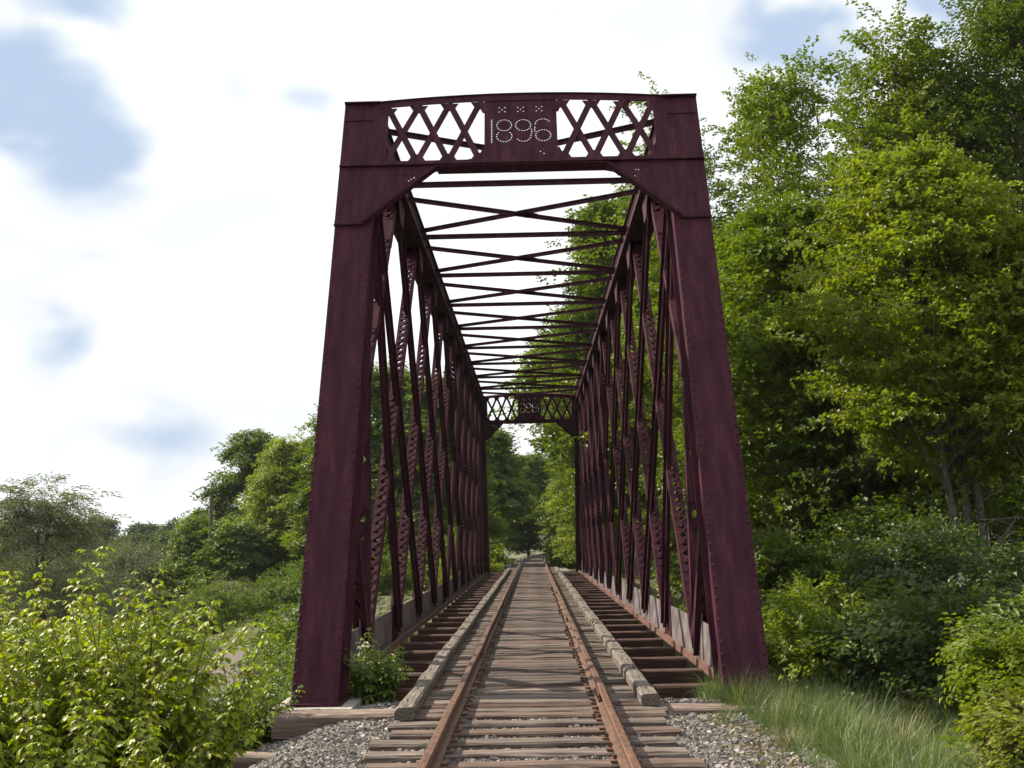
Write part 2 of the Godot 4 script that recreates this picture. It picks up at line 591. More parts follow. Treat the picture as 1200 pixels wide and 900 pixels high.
func lacing(mb: MB, a: Vector3, b: Vector3, gap: float, off: Vector3, pitch: float, double := true) -> void:
	# crossing flat bars between two side pieces gap apart in x, on the face shifted by off
	var n := int(round(a.distance_to(b) / pitch))
	var x := Vector3(gap * 0.5, 0, 0)
	for k in n:
		var p := a.lerp(b, float(k) / n) + off
		var q := a.lerp(b, float(k + 1) / n) + off
		var f := off.normalized() * 0.004
		if double or k % 2 == 0:
			mb.bar(p - x + f, q + x + f, .045, .007, (b - a).cross(off))
		if double or k % 2 == 1:
			mb.bar(p + x - f, q - x - f, .045, .007, (b - a).cross(off))

func laced(a: Vector3, b: Vector3, parent: Node3D, called: String, pitch := 0.19, heavy := false) -> void:
	# a built-up strut: two channels and lacing on both faces
	var gap := 0.19
	var mb := MB.new()
	var d := (b - a).normalized()
	var face := Vector3.RIGHT.cross(d).normalized()
	for s in [-1, 1]:
		var o := Vector3(gap * .5 * s, 0, 0)
		mb.bar(a + o, b + o, .012, .15, Vector3.RIGHT)
		for f in [-1, 1]:
			mb.bar(a + o - Vector3(.022 * s, 0, 0) + face * .069 * f, b + o - Vector3(.022 * s, 0, 0) + face * .069 * f, .045, .012, Vector3.RIGHT)
	var node := part(called, mb.mesh(), M.paint, parent)
	var lm := MB.new()
	for f in [-1, 1]:
		lacing(lm, a.lerp(b, .05), a.lerp(b, .95), gap - .03, face * .084 * f, pitch)
		for e in [0.03, 0.97]:
			var m = a.lerp(b, e) + face * .082 * f
			lm.bar(m - d * .22, m + d * .22, gap, .01, Vector3.RIGHT)
		if heavy:
			for e in [.16, .30, .44, .58, .72, .86]:
				var m = a.lerp(b, e) + face * .092 * f
				lm.bar(m - d * .33, m + d * .33, gap + .02, .008, Vector3.RIGHT)
	tag(part("lacing", lm.mesh(), M.paint, node), "", "", "", "stuff")

func tie_bar(a: Vector3, b: Vector3, parent: Node3D, wide := 0.12) -> void:
	var mb := MB.new()
	var d := (b - a).normalized()
	var face := Vector3.RIGHT.cross(d).normalized()
	for s in [-1, 1]:
		# two angles, legs back to back
		mb.bar(a + Vector3(.010 * s, 0, 0), b + Vector3(.010 * s, 0, 0), .011, .13, Vector3.RIGHT)
		mb.bar(a + Vector3((.016 + wide * .22) * s, 0, 0) + face * .06, b + Vector3((.016 + wide * .22) * s, 0, 0) + face * .06, wide * .44, .012, Vector3.RIGHT)
	part("tie_diagonal", mb.mesh(), M.paint, parent)

func holed_plate(mb: MB, u0: float, v0: float, u1: float, v1: float, holes: Array, r: float, z0: float, z1: float) -> void:
	# a rectangular plate with real round holes: each hole in a small square, strips between the squares
	var c := r * 1.06
	var keep := []
	for h in holes:
		var ok := true
		for q in keep:
			if absf(h.x - q.x) < c * 2 and absf(h.y - q.y) < c * 2:
				ok = false
		if ok:
			keep.append(h)
	var ys := [v0, v1]
	for h in keep:
		ys.append(h.y - c)
		ys.append(h.y + c)
	ys.sort()
	for k in ys.size() - 1:
		var a: float = ys[k]
		var b: float = ys[k + 1]
		if b - a < 1e-5:
			continue
		var m := (a + b) * .5
		var cuts := []
		for h in keep:
			if absf(h.y - m) < c:
				cuts.append(h.x)
		cuts.sort()
		var x := u0
		for q in cuts + [u1 + c]:
			var e: float = q - c
			if e - x > 1e-5:
				for f in [[z0, -1], [z1, 1]]:
					mb.quad(Vector3(x, a, f[0]), Vector3(e, a, f[0]), Vector3(e, b, f[0]), Vector3(x, b, f[0]), Vector3(0, 0, f[1]))
			x = q + c
	for h in keep:
		for k in 8:
			var a0 := TAU * k / 8
			var a1 := TAU * (k + 1) / 8
			var i0 := Vector2(cos(a0), sin(a0))
			var i1 := Vector2(cos(a1), sin(a1))
			var o0 = i0 / maxf(absf(i0.x), absf(i0.y)) * c + h
			var o1 = i1 / maxf(absf(i1.x), absf(i1.y)) * c + h
			var p0: Vector2 = h + i0 * r
			var p1: Vector2 = h + i1 * r
			for f in [[z0, -1], [z1, 1]]:
				mb.quad(Vector3(p0.x, p0.y, f[0]), Vector3(o0.x, o0.y, f[0]), Vector3(o1.x, o1.y, f[0]), Vector3(p1.x, p1.y, f[0]), Vector3(0, 0, f[1]))
			mb.quad(Vector3(p0.x, p0.y, z0), Vector3(p1.x, p1.y, z0), Vector3(p1.x, p1.y, z1), Vector3(p0.x, p0.y, z1), -Vector3(i0.x + i1.x, i0.y + i1.y, 0).normalized())
	for q in [[Vector3(u0, v0, 0), Vector3(u1, v0, 0), Vector3.DOWN], [Vector3(u0, v1, 0), Vector3(u1, v1, 0), Vector3.UP], [Vector3(u0, v0, 0), Vector3(u0, v1, 0), Vector3.LEFT], [Vector3(u1, v0, 0), Vector3(u1, v1, 0), Vector3.RIGHT]]:
		mb.quad(q[0] + Vector3(0, 0, z0), q[1] + Vector3(0, 0, z0), q[1] + Vector3(0, 0, z1), q[0] + Vector3(0, 0, z1), q[2])

func dots_arc(out: Array, mid: Vector2, r: Vector2, from: float, to: float, n: int) -> void:
	for k in n:
		var a := deg_to_rad(lerpf(from, to, float(k) / n))
		out.append(mid + Vector2(cos(a) * r.x, sin(a) * r.y))

func date_holes() -> Array:
	var h := []
	for k in 16:
		h.append(Vector2(-.44, lerpf(8.385, 8.84, k / 15.0)))
	var rr := Vector2(.112, .112)
	dots_arc(h, Vector2(-.25, 8.728), rr, 90, 450, 18)
	dots_arc(h, Vector2(-.25, 8.505), Vector2(.115, .112), 60, 420, 18)
	dots_arc(h, Vector2(.037, 8.722), Vector2(.115, .113), 0, 360, 18)
	for q in [Vector2(.158, 8.672), Vector2(.163, 8.632), Vector2(.166, 8.592), Vector2(.163, 8.552), Vector2(.155, 8.512)]:
		h.append(q)
	dots_arc(h, Vector2(.04, 8.505), Vector2(.112, .112), -20, -165, 7)
	dots_arc(h, Vector2(.338, 8.508), Vector2(.115, .112), 0, 360, 18)
	for q in [Vector2(.213, 8.555), Vector2(.210, 8.595), Vector2(.212, 8.635), Vector2(.216, 8.675)]:
		h.append(q)
	dots_arc(h, Vector2(.335, 8.730), Vector2(.115, .112), 175, 15, 8)
	for q in [Vector2(-.281, 9.05), Vector2(.002, 9.051), Vector2(.286, 9.055)]:
		for e in [Vector2.ZERO, Vector2(.043, .043), Vector2(-.043, .043), Vector2(.043, -.043), Vector2(-.043, -.043)]:
			h.append(q + e)
	for q in [Vector2(-.324, 8.216), Vector2(.333, 8.23), Vector2(.289, 8.183), Vector2(.341, 8.139)]:
		h.append(q)
	return h

func arch_y(u: float) -> float:
	var t := clampf(1.0 - absf(u) / 2.15, 0, 1)
	return 9.245 + 0.115 * (1.0 - pow(1.0 - t, 2.0))

func make_portal(bridge: Node3D, far: bool) -> void:
	var fr := frame_at(far)
	var p := holder("portal_frame", bridge, fr)
	# the arched head and the foot rail of the panel
	var top := MB.new()
	var n := 16
	for k in n:
		var a := lerpf(-2.16, 2.16, float(k) / n)
		var b := lerpf(-2.16, 2.16, float(k + 1) / n)
		top.slab(PackedVector2Array([Vector2(a, arch_y(a) - .13), Vector2(b, arch_y(b) - .13), Vector2(b, arch_y(b) - .012), Vector2(a, arch_y(a) - .012)]), .012, .024)
		top.slab(PackedVector2Array([Vector2(a, arch_y(a) - .012), Vector2(b, arch_y(b) - .012), Vector2(b, arch_y(b)), Vector2(a, arch_y(a))]), -.10, .05)
	for s in [-1, 1]:
		top.span(Vector3(2.16 * s, 9.24, -.10), Vector3(2.71 * s, 9.254, .05))
	part("head_rail", top.mesh(), M.paint, p)
	var low := MB.new()
	low.span(Vector3(-2.70, 7.931, -.004), Vector3(2.70, 7.944, .065))
	low.span(Vector3(-2.16, 7.945, .018), Vector3(2.16, 8.03, .030))
	low.span(Vector3(-1.24, 7.87, .018), Vector3(1.24, 7.93, .030))
	low.span(Vector3(-1.24, 7.86, -.09), Vector3(1.24, 7.87, .10))
	part("foot_rail", low.mesh(), M.paint, p)
	# the plate with the pierced date
	var np := MB.new()
	holed_plate(np, -.55, 7.96, .55, 9.27, date_holes(), .0132, -.004, .008)
	part("date_plate", np.mesh(), M.paint, p).set_meta("label", "steel plate pierced with the date 1896 in rows of holes")
	# the lattice on both sides of it
	for s in [-1, 1]:
		var cell := 0.47
		for k in 4:
			for dir in [-1, 1]:
				var u0: float = 2.03 - cell * k
				var u1: float = u0 - cell
				var v0: float = 8.03 if dir > 0 else arch_y(u0) - .13
				var v1: float = arch_y(u1) - .13 if dir > 0 else 8.03
				if u1 < 0.5:
					var f := (u0 - 0.53) / (u0 - u1)
					v1 = lerpf(v0, v1, f)
					u1 = 0.53
				var mb := MB.new()
				var zz := -.008 if dir > 0 else .012
				mb.bar(Vector3(u0 * s, v0, zz), Vector3(u1 * s, v1, zz), .095, .010, Vector3(1, .5 * dir, 0))
				part("lattice_bar", mb.mesh(), M.paint, p)
		for k in 4:
			for e in [0, 1]:
				var u: float = 2.03 - cell * k
				var mb := MB.new()
				var y: float = 8.03 if e == 0 else arch_y(u) - .13
				var g := -1.0 if e == 0 else 1.0
				mb.slab(PackedVector2Array([Vector2(u * s - .14, y), Vector2(u * s + .14, y), Vector2(u * s + .06, y - .15 * g), Vector2(u * s - .06, y - .15 * g)]), -.002, .006)
				part("gusset", mb.mesh(), M.paint, p)
		# the knee: a solid plate over the post, a stiff edge below it
		var kn := MB.new()
		var pts := func(l: Array) -> PackedVector2Array:
			var o := PackedVector2Array()
			for q in l:
				o.append(Vector2(q[0] * s, q[1]))
			return o
		kn.slab(pts.call([[2.70, 6.85], [2.27, 6.85], [2.05, 7.072], [2.05, 7.93], [2.70, 7.93]]), .004, .016)
		kn.slab(pts.call([[2.05, 7.072], [1.547, 7.58], [2.05, 7.58]]), .004, .016)
		kn.slab(pts.call([[1.56, 7.58], [1.547, 7.58], [1.25, 7.88], [1.25, 7.93], [1.56, 7.93]]), .004, .016)
		var hh := []
		for k in 5:
			hh.append(Vector2((1.85 - .042 * k) * s, 7.772))
		hh.append(Vector2(1.665 * s, 7.655))
		hh.append(Vector2(1.625 * s, 7.685))
		hh.append(Vector2(1.585 * s, 7.715))
		holed_plate(kn, minf(2.05 * s, 1.56 * s), 7.58, maxf(2.05 * s, 1.56 * s), 7.93, hh, .0132, .004, .016)
		var knee := part("knee_plate", kn.mesh(), M.paint, p)
		var ke := MB.new()
		ke.bar(Vector3(1.24 * s, 7.875, .05), Vector3(2.28 * s, 6.84, .05), .014, .11, Vector3(-s, -1, 0))
		ke.bar(Vector3(1.26 * s, 7.915, .022), Vector3(2.30 * s, 6.88, .022), .09, .011, Vector3(-s, -1, 0))
		ke.span(Vector3(2.27 * s, 6.833, .0), Vector3(2.705 * s, 6.847, .05))
		ke.span(Vector3(2.27 * s, 6.847, .0165), Vector3(2.70 * s, 6.93, .028))
		part("edge_angle", ke.mesh(), M.paint, knee)
		# plate on the head of the post
		var hp := MB.new()
		hp.slab(pts.call([[2.02, 7.945], [2.70, 7.945], [2.70, 9.24], [2.02, 9.24]]), .004, .016)
		hp.slab(pts.call([[2.27, 7.96], [2.66, 7.96], [2.66, 8.86], [2.27, 8.86]]), .0165, .026)
		hp.span(Vector3(2.25 * s, 8.86, .017), Vector3(2.68 * s, 8.875, .04))
		part("head_plate", hp.mesh(), M.paint, p)
		var rv := MB.new()
		for k in 18:
			var t := k / 17.0
			rv.rivet(Vector3(lerpf(1.30, 2.30, t) * s, lerpf(7.95, 6.93, t), .028), Vector3(0, 0, 1), .017)
			rv.rivet(Vector3(2.315 * s, lerpf(8.0, 8.83, t), .026), Vector3(0, 0, 1), .015)
			rv.rivet(Vector3(2.07 * s, lerpf(8.06, 9.2, t), .016), Vector3(0, 0, 1), .015)
			if k % 2 == 0:
				rv.rivet(Vector3(lerpf(2.32, 2.66, t) * s, 6.89, .028), Vector3(0, 0, 1), .016)
				rv.rivet(Vector3(lerpf(.6, 2.0, t) * s, 7.99, .030), Vector3(0, 0, 1), .014)
		tag(part("rivets", rv.mesh(), M.paint, p), "", "", "", "stuff")

func make_end_post(bridge: Node3D, s: int, far: bool) -> void:
	var fr := frame_at(far)
	var c = TX * s
	var len := 9.24
	var mb := MB.new()
	mb.span(Vector3(c - .265, .0, -.014), Vector3(c + .265, len, .0))
	for e in [-1, 1]:
		mb.span(Vector3(c + .222 * e - .008, 0.0, -.42), Vector3(c + .222 * e + .008, len, -.014))
		mb.span(Vector3(c + .230 * e, 0.02, -.026), Vector3(c + .262 * e, len, -.0145))
		mb.span(Vector3(c + .228 * e, 0.02, -.10), Vector3(c + .242 * e, len, -.0265))
		mb.span(Vector3(c + .230 * e, 0.02, -.42), Vector3(c + .300 * e, len, -.405))
	var post := part("end_post", mb.mesh(), M.paint, bridge, fr)
	var lm := MB.new()
	lacing(lm, Vector3(c, .6, 0), Vector3(c, 8.6, 0), .42, Vector3(0, 0, -.43), .42, false)
	lm.span(Vector3(c - .24, 0, -.436), Vector3(c + .24, .6, -.424))
	lm.span(Vector3(c - .24, 8.6, -.436), Vector3(c + .24, len, -.424))
	tag(part("lacing", lm.mesh(), M.paint, post), "", "", "", "stuff")
	var rv := MB.new()
	var v := 0.08
	while v < 6.8:
		for e in [-1, 1]:
			rv.rivet(Vector3(c + .238 * e, v, 0), Vector3(0, 0, 1), .023)
			rv.rivet(Vector3(c + .242 * e, v + .05, -.062), Vector3(e, 0, 0), .021)
		v += 0.135
	for i in 5:
		for j in 4:
			rv.rivet(Vector3(c - .16 + .08 * i, .12 + .13 * j, 0), Vector3(0, 0, 1), .014)
	tag(part("rivets", rv.mesh(), M.paint, post), "", "", "", "stuff")
	# the shoe under it
	var sh := MB.new()
	var z := -.25 if not far else -P * NP + .25
	sh.box(Vector3(c, -.235, z), Vector3(.62, .03, .62))
	sh.box(Vector3(c, -.15, z), Vector3(.40, .14, .34))
	part("shoe", sh.mesh(), M.paint, bridge)

func gusset(parent: Node3D, at: Vector3, s: int, drop: float, wide: float) -> void:
	for e in [-1, 1]:
		var mb := MB.new()
		mb.slab(PackedVector2Array([Vector2(-wide * .5, 0), Vector2(wide * .5, 0), Vector2(wide * .5, -drop * .35), Vector2(wide * .2, -drop), Vector2(-wide * .2, -drop), Vector2(-wide * .5, -drop * .35)]), -.005, .005)
		var x = at.x + e * .168
		for k in 4:
			for j in 3:
				mb.rivet(Vector3(-wide * .35 + wide * .7 * k / 3, -.08 - drop * .22 * j, .005 * e * s if false else .005), Vector3(0, 0, 1), .013)
		part("gusset", mb.mesh(), M.paint, parent, Transform3D(Basis(Vector3.UP, -PI / 2 * s), Vector3(x, at.y, at.z)))

func make_bridge() -> void:
	var bridge := thing("truss_bridge", "maroon riveted steel through-truss railway bridge with the date 1896 over its portal", "bridge", Vector3(0, 0, -Z0))
	var L := P * NP
	for far in [false, true]:
		for s in [-1, 1]:
			make_end_post(bridge, s, far)
		make_portal(bridge, far)
	for s in [-1, 1]:
		var c = TX * s
		# top chord: two webs, a cover plate, lacing beneath
		var mb := MB.new()
		for e in [-1, 1]:
			mb.span(Vector3(c + .20 * e - .007, 7.84, -L + P + .15), Vector3(c + .20 * e + .007, 8.25, -P - .15))
			mb.span(Vector3(c + .207 * e, 7.84, -L + P + .15), Vector3(c + .27 * e, 7.853, -P - .15))
			mb.span(Vector3(c + .207 * e, 8.17, -L + P + .15), Vector3(c + .219 * e, 8.25, -P - .15))
		mb.span(Vector3(c - .27, 8.251, -L + P - .1), Vector3(c + .27, 8.266, -P + .1))
		var chord := part("top_chord", mb.mesh(), M.paint, bridge)
		var lm := MB.new()
		lacing(lm, Vector3(c, 7.832, -P - .5), Vector3(c, 7.832, -L + P + .5), .40, Vector3(0, -.004, 0), .34, true)
		tag(part("lacing", lm.mesh(), M.paint, chord), "", "", "", "stuff")
		var rv := MB.new()
		var z := -P - .3
		while z > -L + P:
			rv.rivet(Vector3(c - .222 * s, 8.21, z), Vector3(-s, 0, 0), .015)
			rv.rivet(Vector3(c - .24 * s, 7.838, z), Vector3(0, -1, 0), .015)
			z -= .16
		tag(part("rivets", rv.mesh(), M.paint, chord), "", "", "", "stuff")
		for k in range(1, NP):
			gusset(chord, Vector3(c, 7.97, -P * k - (.36 if k == 1 else (-.36 if k == NP - 1 else 0.0))), s, .62, 1.0 if k > 1 and k < NP - 1 else .5)
		# bottom chord: an outer web in lengths, flange angles
		var fm := MB.new()
		fm.span(Vector3(c - .17 * s, -.205, -L + .2), Vector3(c + .17 * s, -.19, -.15))
		fm.span(Vector3(c - .17 * s, -.19, -L + .2), Vector3(c - .158 * s, -.10, -.15))
		var bc := part("bottom_chord", fm.mesh(), M.flange, bridge)
		for k in NP:
			var pm := MB.new()
			var lift := rng.randf_range(-.01, .01)
			pm.span(Vector3(c - .006 * s, -.188, -P * (k + 1) + .012), Vector3(c + .006 * s, .36, -P * k - (.012 if k > 0 else .3)))
			part("web_plate", pm.mesh(), M.plate, bc)
			if k > 0:
				var sp := MB.new()
				sp.span(Vector3(c - .019 * s, -.17, -P * k - .42), Vector3(c - .0075 * s, .46 + lift, -P * k + .42))
				for i in 5:
					for j in 5:
						sp.rivet(Vector3(c - .019 * s, -.09 + .12 * j, -P * k - .34 + .17 * i), Vector3(-s, 0, 0), .014)
				part("splice_plate", sp.mesh(), M.paint if k % 3 == 2 else M.plate, bc)
		# the web of the truss: every diagonal runs across two panels, so that each crosses three others
		var inn := Vector3(-.075 * s, 0, 0)
		for k in range(0, NP - 1):
			if k >= 1:      # leaning away downwards: from top k to bottom k + 2
				var a := Vector3(c, 7.92, -P * k)
				var b := Vector3(c, .0, -P * (k + 2))
				if k == NP - 2:
					b += (a - b) * .14
				if k + 1 <= NP / 2:
					tie_bar(a + inn, b + inn, bridge)
				else:
					laced(b, a, bridge, "strut_diagonal", .19, k == NP - 2)
			if k <= NP - 3: # leaning away upwards: from bottom k to top k + 2
				var a := Vector3(c, .0, -P * k)
				var b := Vector3(c, 7.92, -P * (k + 2))
				if k == 0:
					a += (b - a) * .14
				if k + 1 < NP / 2:
					laced(a, b, bridge, "strut_diagonal", .19, k == 0)
				else:
					tie_bar(b + inn, a + inn, bridge)
		tie_bar(Vector3(c, 7.92, -P) + inn, Vector3(c, 0, -P * 2) + inn, bridge)
		tie_bar(Vector3(c, 7.92, -L + P) + inn, Vector3(c, 0, -L + P * 2) + inn, bridge)
		for hz in [-P, -L + P]:
			laced(Vector3(c, 0, hz), Vector3(c, 7.9, hz), bridge, "hip_vertical", .3, true)
			laced(Vector3(c, .0, hz), Vector3(c, 2.7, hz + (P * .466 if hz > -L * .5 else -P * .466)), bridge, "half_diagonal", .36)
	# struts and crossed braces between the top chords
	for k in range(2, NP - 1):
		var mb := MB.new()
		var z := -P * k
		for y in [8.17, 8.09]:
			mb.span(Vector3(-TX + .2, y - .006, z - .045), Vector3(TX - .2, y + .006, z + .045))
		mb.span(Vector3(-TX + .2, 8.096, z - .006), Vector3(TX - .2, 8.164, z + .006))
		part("lateral_strut", mb.mesh(), M.paint, bridge)
	for k in range(1, NP - 1):
		var za := -P * (k + .17)
		var zb := -P * (k + .85)
		var a := Vector3(-TX + .22, 8.12, za)
		var b := Vector3(TX - .22, 8.12, zb)
		for f in [1, -1]:
			var mb := MB.new()
			var p := Vector3(a.x * f, a.y - .028 * f, a.z)
			var q := Vector3(b.x * f, b.y - .028 * f, b.z)
			mb.bar(p, q, .08, .012, Vector3.RIGHT)
			mb.bar(p + Vector3(0, -.045, 0), q + Vector3(0, -.045, 0), .012, .08, Vector3.RIGHT)
			part("lateral_brace", mb.mesh(), M.paint, bridge)
		var gm := MB.new()
		gm.box(Vector3(0.0, 8.07, (za + zb) * .5), Vector3(.46, .012, .34), Basis(Vector3.UP, .62))
		part("gusset", gm.mesh(), M.paint, bridge)
	# floor
	for k in range(0, NP + 1):
		var z := -P * k
		if k == 0: z -= .35
		if k == NP: z += .35
		var mb := MB.new()
		mb.span(Vector3(-2.3, -1.02, z - .14), Vector3(2.3, -1.0, z + .14))
		mb.span(Vector3(-2.3, -1.0, z - .008), Vector3(2.3, -.40, z + .008))
		mb.span(Vector3(-2.3, -.40, z - .14), Vector3(2.3, -.385, z + .14))
		part("floor_beam", mb.mesh(), M.paint, bridge)
	for s in [-1, 1]:
		for k in NP:
			var mb := MB.new()
			var a := -P * k - (.50 if k == 0 else .15)
			var b := -P * (k + 1) + (.50 if k == NP - 1 else .15)
			mb.span(Vector3(.80 * s - .12, -.383, b), Vector3(.80 * s + .12, -.368, a))
			mb.span(Vector3(.80 * s - .007, -.85, b), Vector3(.80 * s + .007, -.383, a))
			mb.span(Vector3(.80 * s - .12, -.865, b), Vector3(.80 * s + .12, -.85, a))
			part("stringer", mb.mesh(), M.paint, bridge)

func make_abutments() -> void:
	for far in [false, true]:
		var z := -Z0 - .25 if not far else -Z0 - P * NP + .25
		var o := thing("abutment", "low concrete abutment under the date-pierced portal" if not far else "low concrete abutment where the bridge meets the wooded bank", "abutment", Vector3(0, -3.0, z))
		var mb := MB.new()
		mb.span(Vector3(-3.2, -2.6, -.55), Vector3(3.2, 2.55, .50))
		part("wall", mb.mesh(), M.concrete, o)
		for s in [-1, 1]:
			var bm := MB.new()
			bm.span(Vector3(TX * s - .45, 2.555, -.50), Vector3(TX * s + .45, 2.748, .48))
			part("bearing_block", bm.mesh(), M.concrete, o)
	var sill := part("bearing_sill", plank_mesh(Vector3(5.5, .24, .40), 300, 0), M.sill, self, Transform3D(Basis(Vector3.UP, .012), Vector3(0.05, -.325, -12.28)))
	tag(sill, "long squared timber sill lying across the track at the foot of the portal posts", "timber")
	var lt := part("loose_timber", plank_mesh(Vector3(1.25, .17, .22), 301, 0), M.sill, self, Transform3D(Basis(Vector3.UP, -.03) * Basis(Vector3.BACK, -.05), Vector3(-2.72, -.52, -11.25)))
	tag(lt, "short loose timber half sunk in ballast beside leafy bushes", "timber")

# ------------------------------------------------------------------ plants
# a twig with leaves: folded two-faced blades set along a bent stem of length len
func spray(n: int, len: float, leaf: float, wide: float, droop: float, spread: float, seed_: int) -> ArrayMesh:
	var r := RandomNumberGenerator.new()
	r.seed = seed_
	var mb := MB.new()
	for k in n:
		var t := (k + 0.5) / n
		var stem := Vector3(r.randf_range(-1, 1) * spread * len * .5 * (1.1 - t * .5), -droop * len * t * t + r.randf_range(-1, 1) * spread * len * .22, len * t)
		var a := r.randf_range(-1.6, 1.6)
		var dir := Vector3(sin(a), r.randf_range(-.75, .25) - droop * .5, cos(a)).normalized()
		var up := (Vector3.UP + Vector3(r.randf_range(-1, 1), 0, r.randf_range(-1, 1)) * .75).normalized()
		var side := dir.cross(up).normalized()
		up = side.cross(dir)
		var l := leaf * r.randf_range(.7, 1.2)
		var w := wide * r.randf_range(.75, 1.15) * .5
		var tip := stem + dir * l - up * l * .18
		var mid := stem + dir * l * .45
		var g := r.randf_range(.78, 1.2)
		mb.tint = Color(g * r.randf_range(.92, 1.12), g, g * r.randf_range(.85, 1.1))
		for s in [-1.0, 1.0]:
			var e: Vector3 = mid + side * w * s + up * w * .35
			var nn := (e - stem).cross(tip - stem).normalized()
			mb.tri(stem, e, tip, nn if nn.dot(up) > 0 else -nn)
	return mb.mesh()

# a leaf of several pointed leaflets on one stalk, hanging a little
func compound_leaf(leaflets: int, len: float, seed_: int) -> ArrayMesh:
	var r := RandomNumberGenerator.new()
	r.seed = seed_
	var mb := MB.new()
	var stalk := len * .9
	var pairs := (leaflets - 1) / 2
	for k in leaflets:
		var last := k == leaflets - 1
		var t := 1.0 if last else .45 + .42 * (k / 2) / maxf(pairs, 1)
		var s := 0.0 if last else (1.0 if k % 2 else -1.0)
		var base := Vector3(0, -.25 * stalk * t * t, stalk * t)
		var dir := Vector3(s * .9, -.30 + r.randf_range(-.25, .1), .55 if not last else 1.0).normalized()
		var up := (Vector3.UP + Vector3(r.randf_range(-.4, .4), 0, r.randf_range(-.4, .4))).normalized()
		var side := dir.cross(up).normalized()
		up = side.cross(dir)
		var l := len * r.randf_range(.8, 1.05)
		var w := l * .27
		var g := r.randf_range(.82, 1.15)
		mb.tint = Color(g * r.randf_range(.95, 1.1), g, g)
		var m0 := base
		var m1 := base + dir * l * .4 - up * l * .02
		var m2 := base + dir * l * .75 - up * l * .12
		var m3 := base + dir * l - up * l * .28
		for q in [-1.0, 1.0]:
			var e1: Vector3 = m1 + side * w * q + up * w * .25
			var e2: Vector3 = m2 + side * w * .62 * q + up * w * .1
			for f in [[m0, e1, m1], [m1, e1, e2], [m1, e2, m2], [m2, e2, m3]]:
				var nn: Vector3 = (f[1] - f[0]).cross(f[2] - f[0]).normalized()
				mb.tri(f[0], f[1], f[2], nn if nn.dot(up) > 0 else -nn)
	mb.tint = Color(.8, .75, .6)
	mb.bar(Vector3.ZERO, Vector3(0, -.06 * stalk, stalk * .5), .004, .004, Vector3.RIGHT)
	mb.bar(Vector3(0, -.06 * stalk, stalk * .5), Vector3(0, -.25 * stalk, stalk), .003, .003, Vector3.RIGHT)
	return mb.mesh()

func tuft(n: int, h: float, seed_: int) -> ArrayMesh:
	var r := RandomNumberGenerator.new()
	r.seed = seed_
	var mb := MB.new()
	for k in n:
		var a := r.randf() * TAU
		var out := Vector3(cos(a), 0, sin(a))
		var side := Vector3(-sin(a), 0, cos(a))
		var l := h * r.randf_range(.6, 1.15)
		var lean := r.randf_range(.05, 1.15)
		var p := out * r.randf() * .09
		var ang := PI / 2 - r.randf_range(.02, .75) * r.randf_range(.3, 1.0)
		var w := r.randf_range(.004, .010)
		var g := r.randf_range(.7, 1.25)
		mb.tint = Color(g * r.randf_range(.95, 1.2), g, g * r.randf_range(.8, 1.1))
		if r.randf() < .16:
			mb.tint = Color(1.9, 1.5, 1.1)
		var seg := 5
		for i in seg:
			var q := p + (out * cos(ang) + Vector3.UP * sin(ang)) * l / seg
			var w1 := w * (1.0 - float(i + 1) / seg * .95)
			var nn := (q - p).cross(side).normalized()
			mb.tri(p - side * w, p + side * w, q + side * w1, nn)
			mb.tri(p - side * w, q + side * w1, q - side * w1, nn)
			p = q
			w = w1
			ang -= lean * (.25 + i * .16)
	return mb.mesh()

func vary(lo: Color, hi: Color) -> Color:
	var c := lo.lerp(hi, rng.randf())
	var g := rng.randf_range(.85, 1.15)
	return Color(c.r * g, c.g * g, c.b * g)

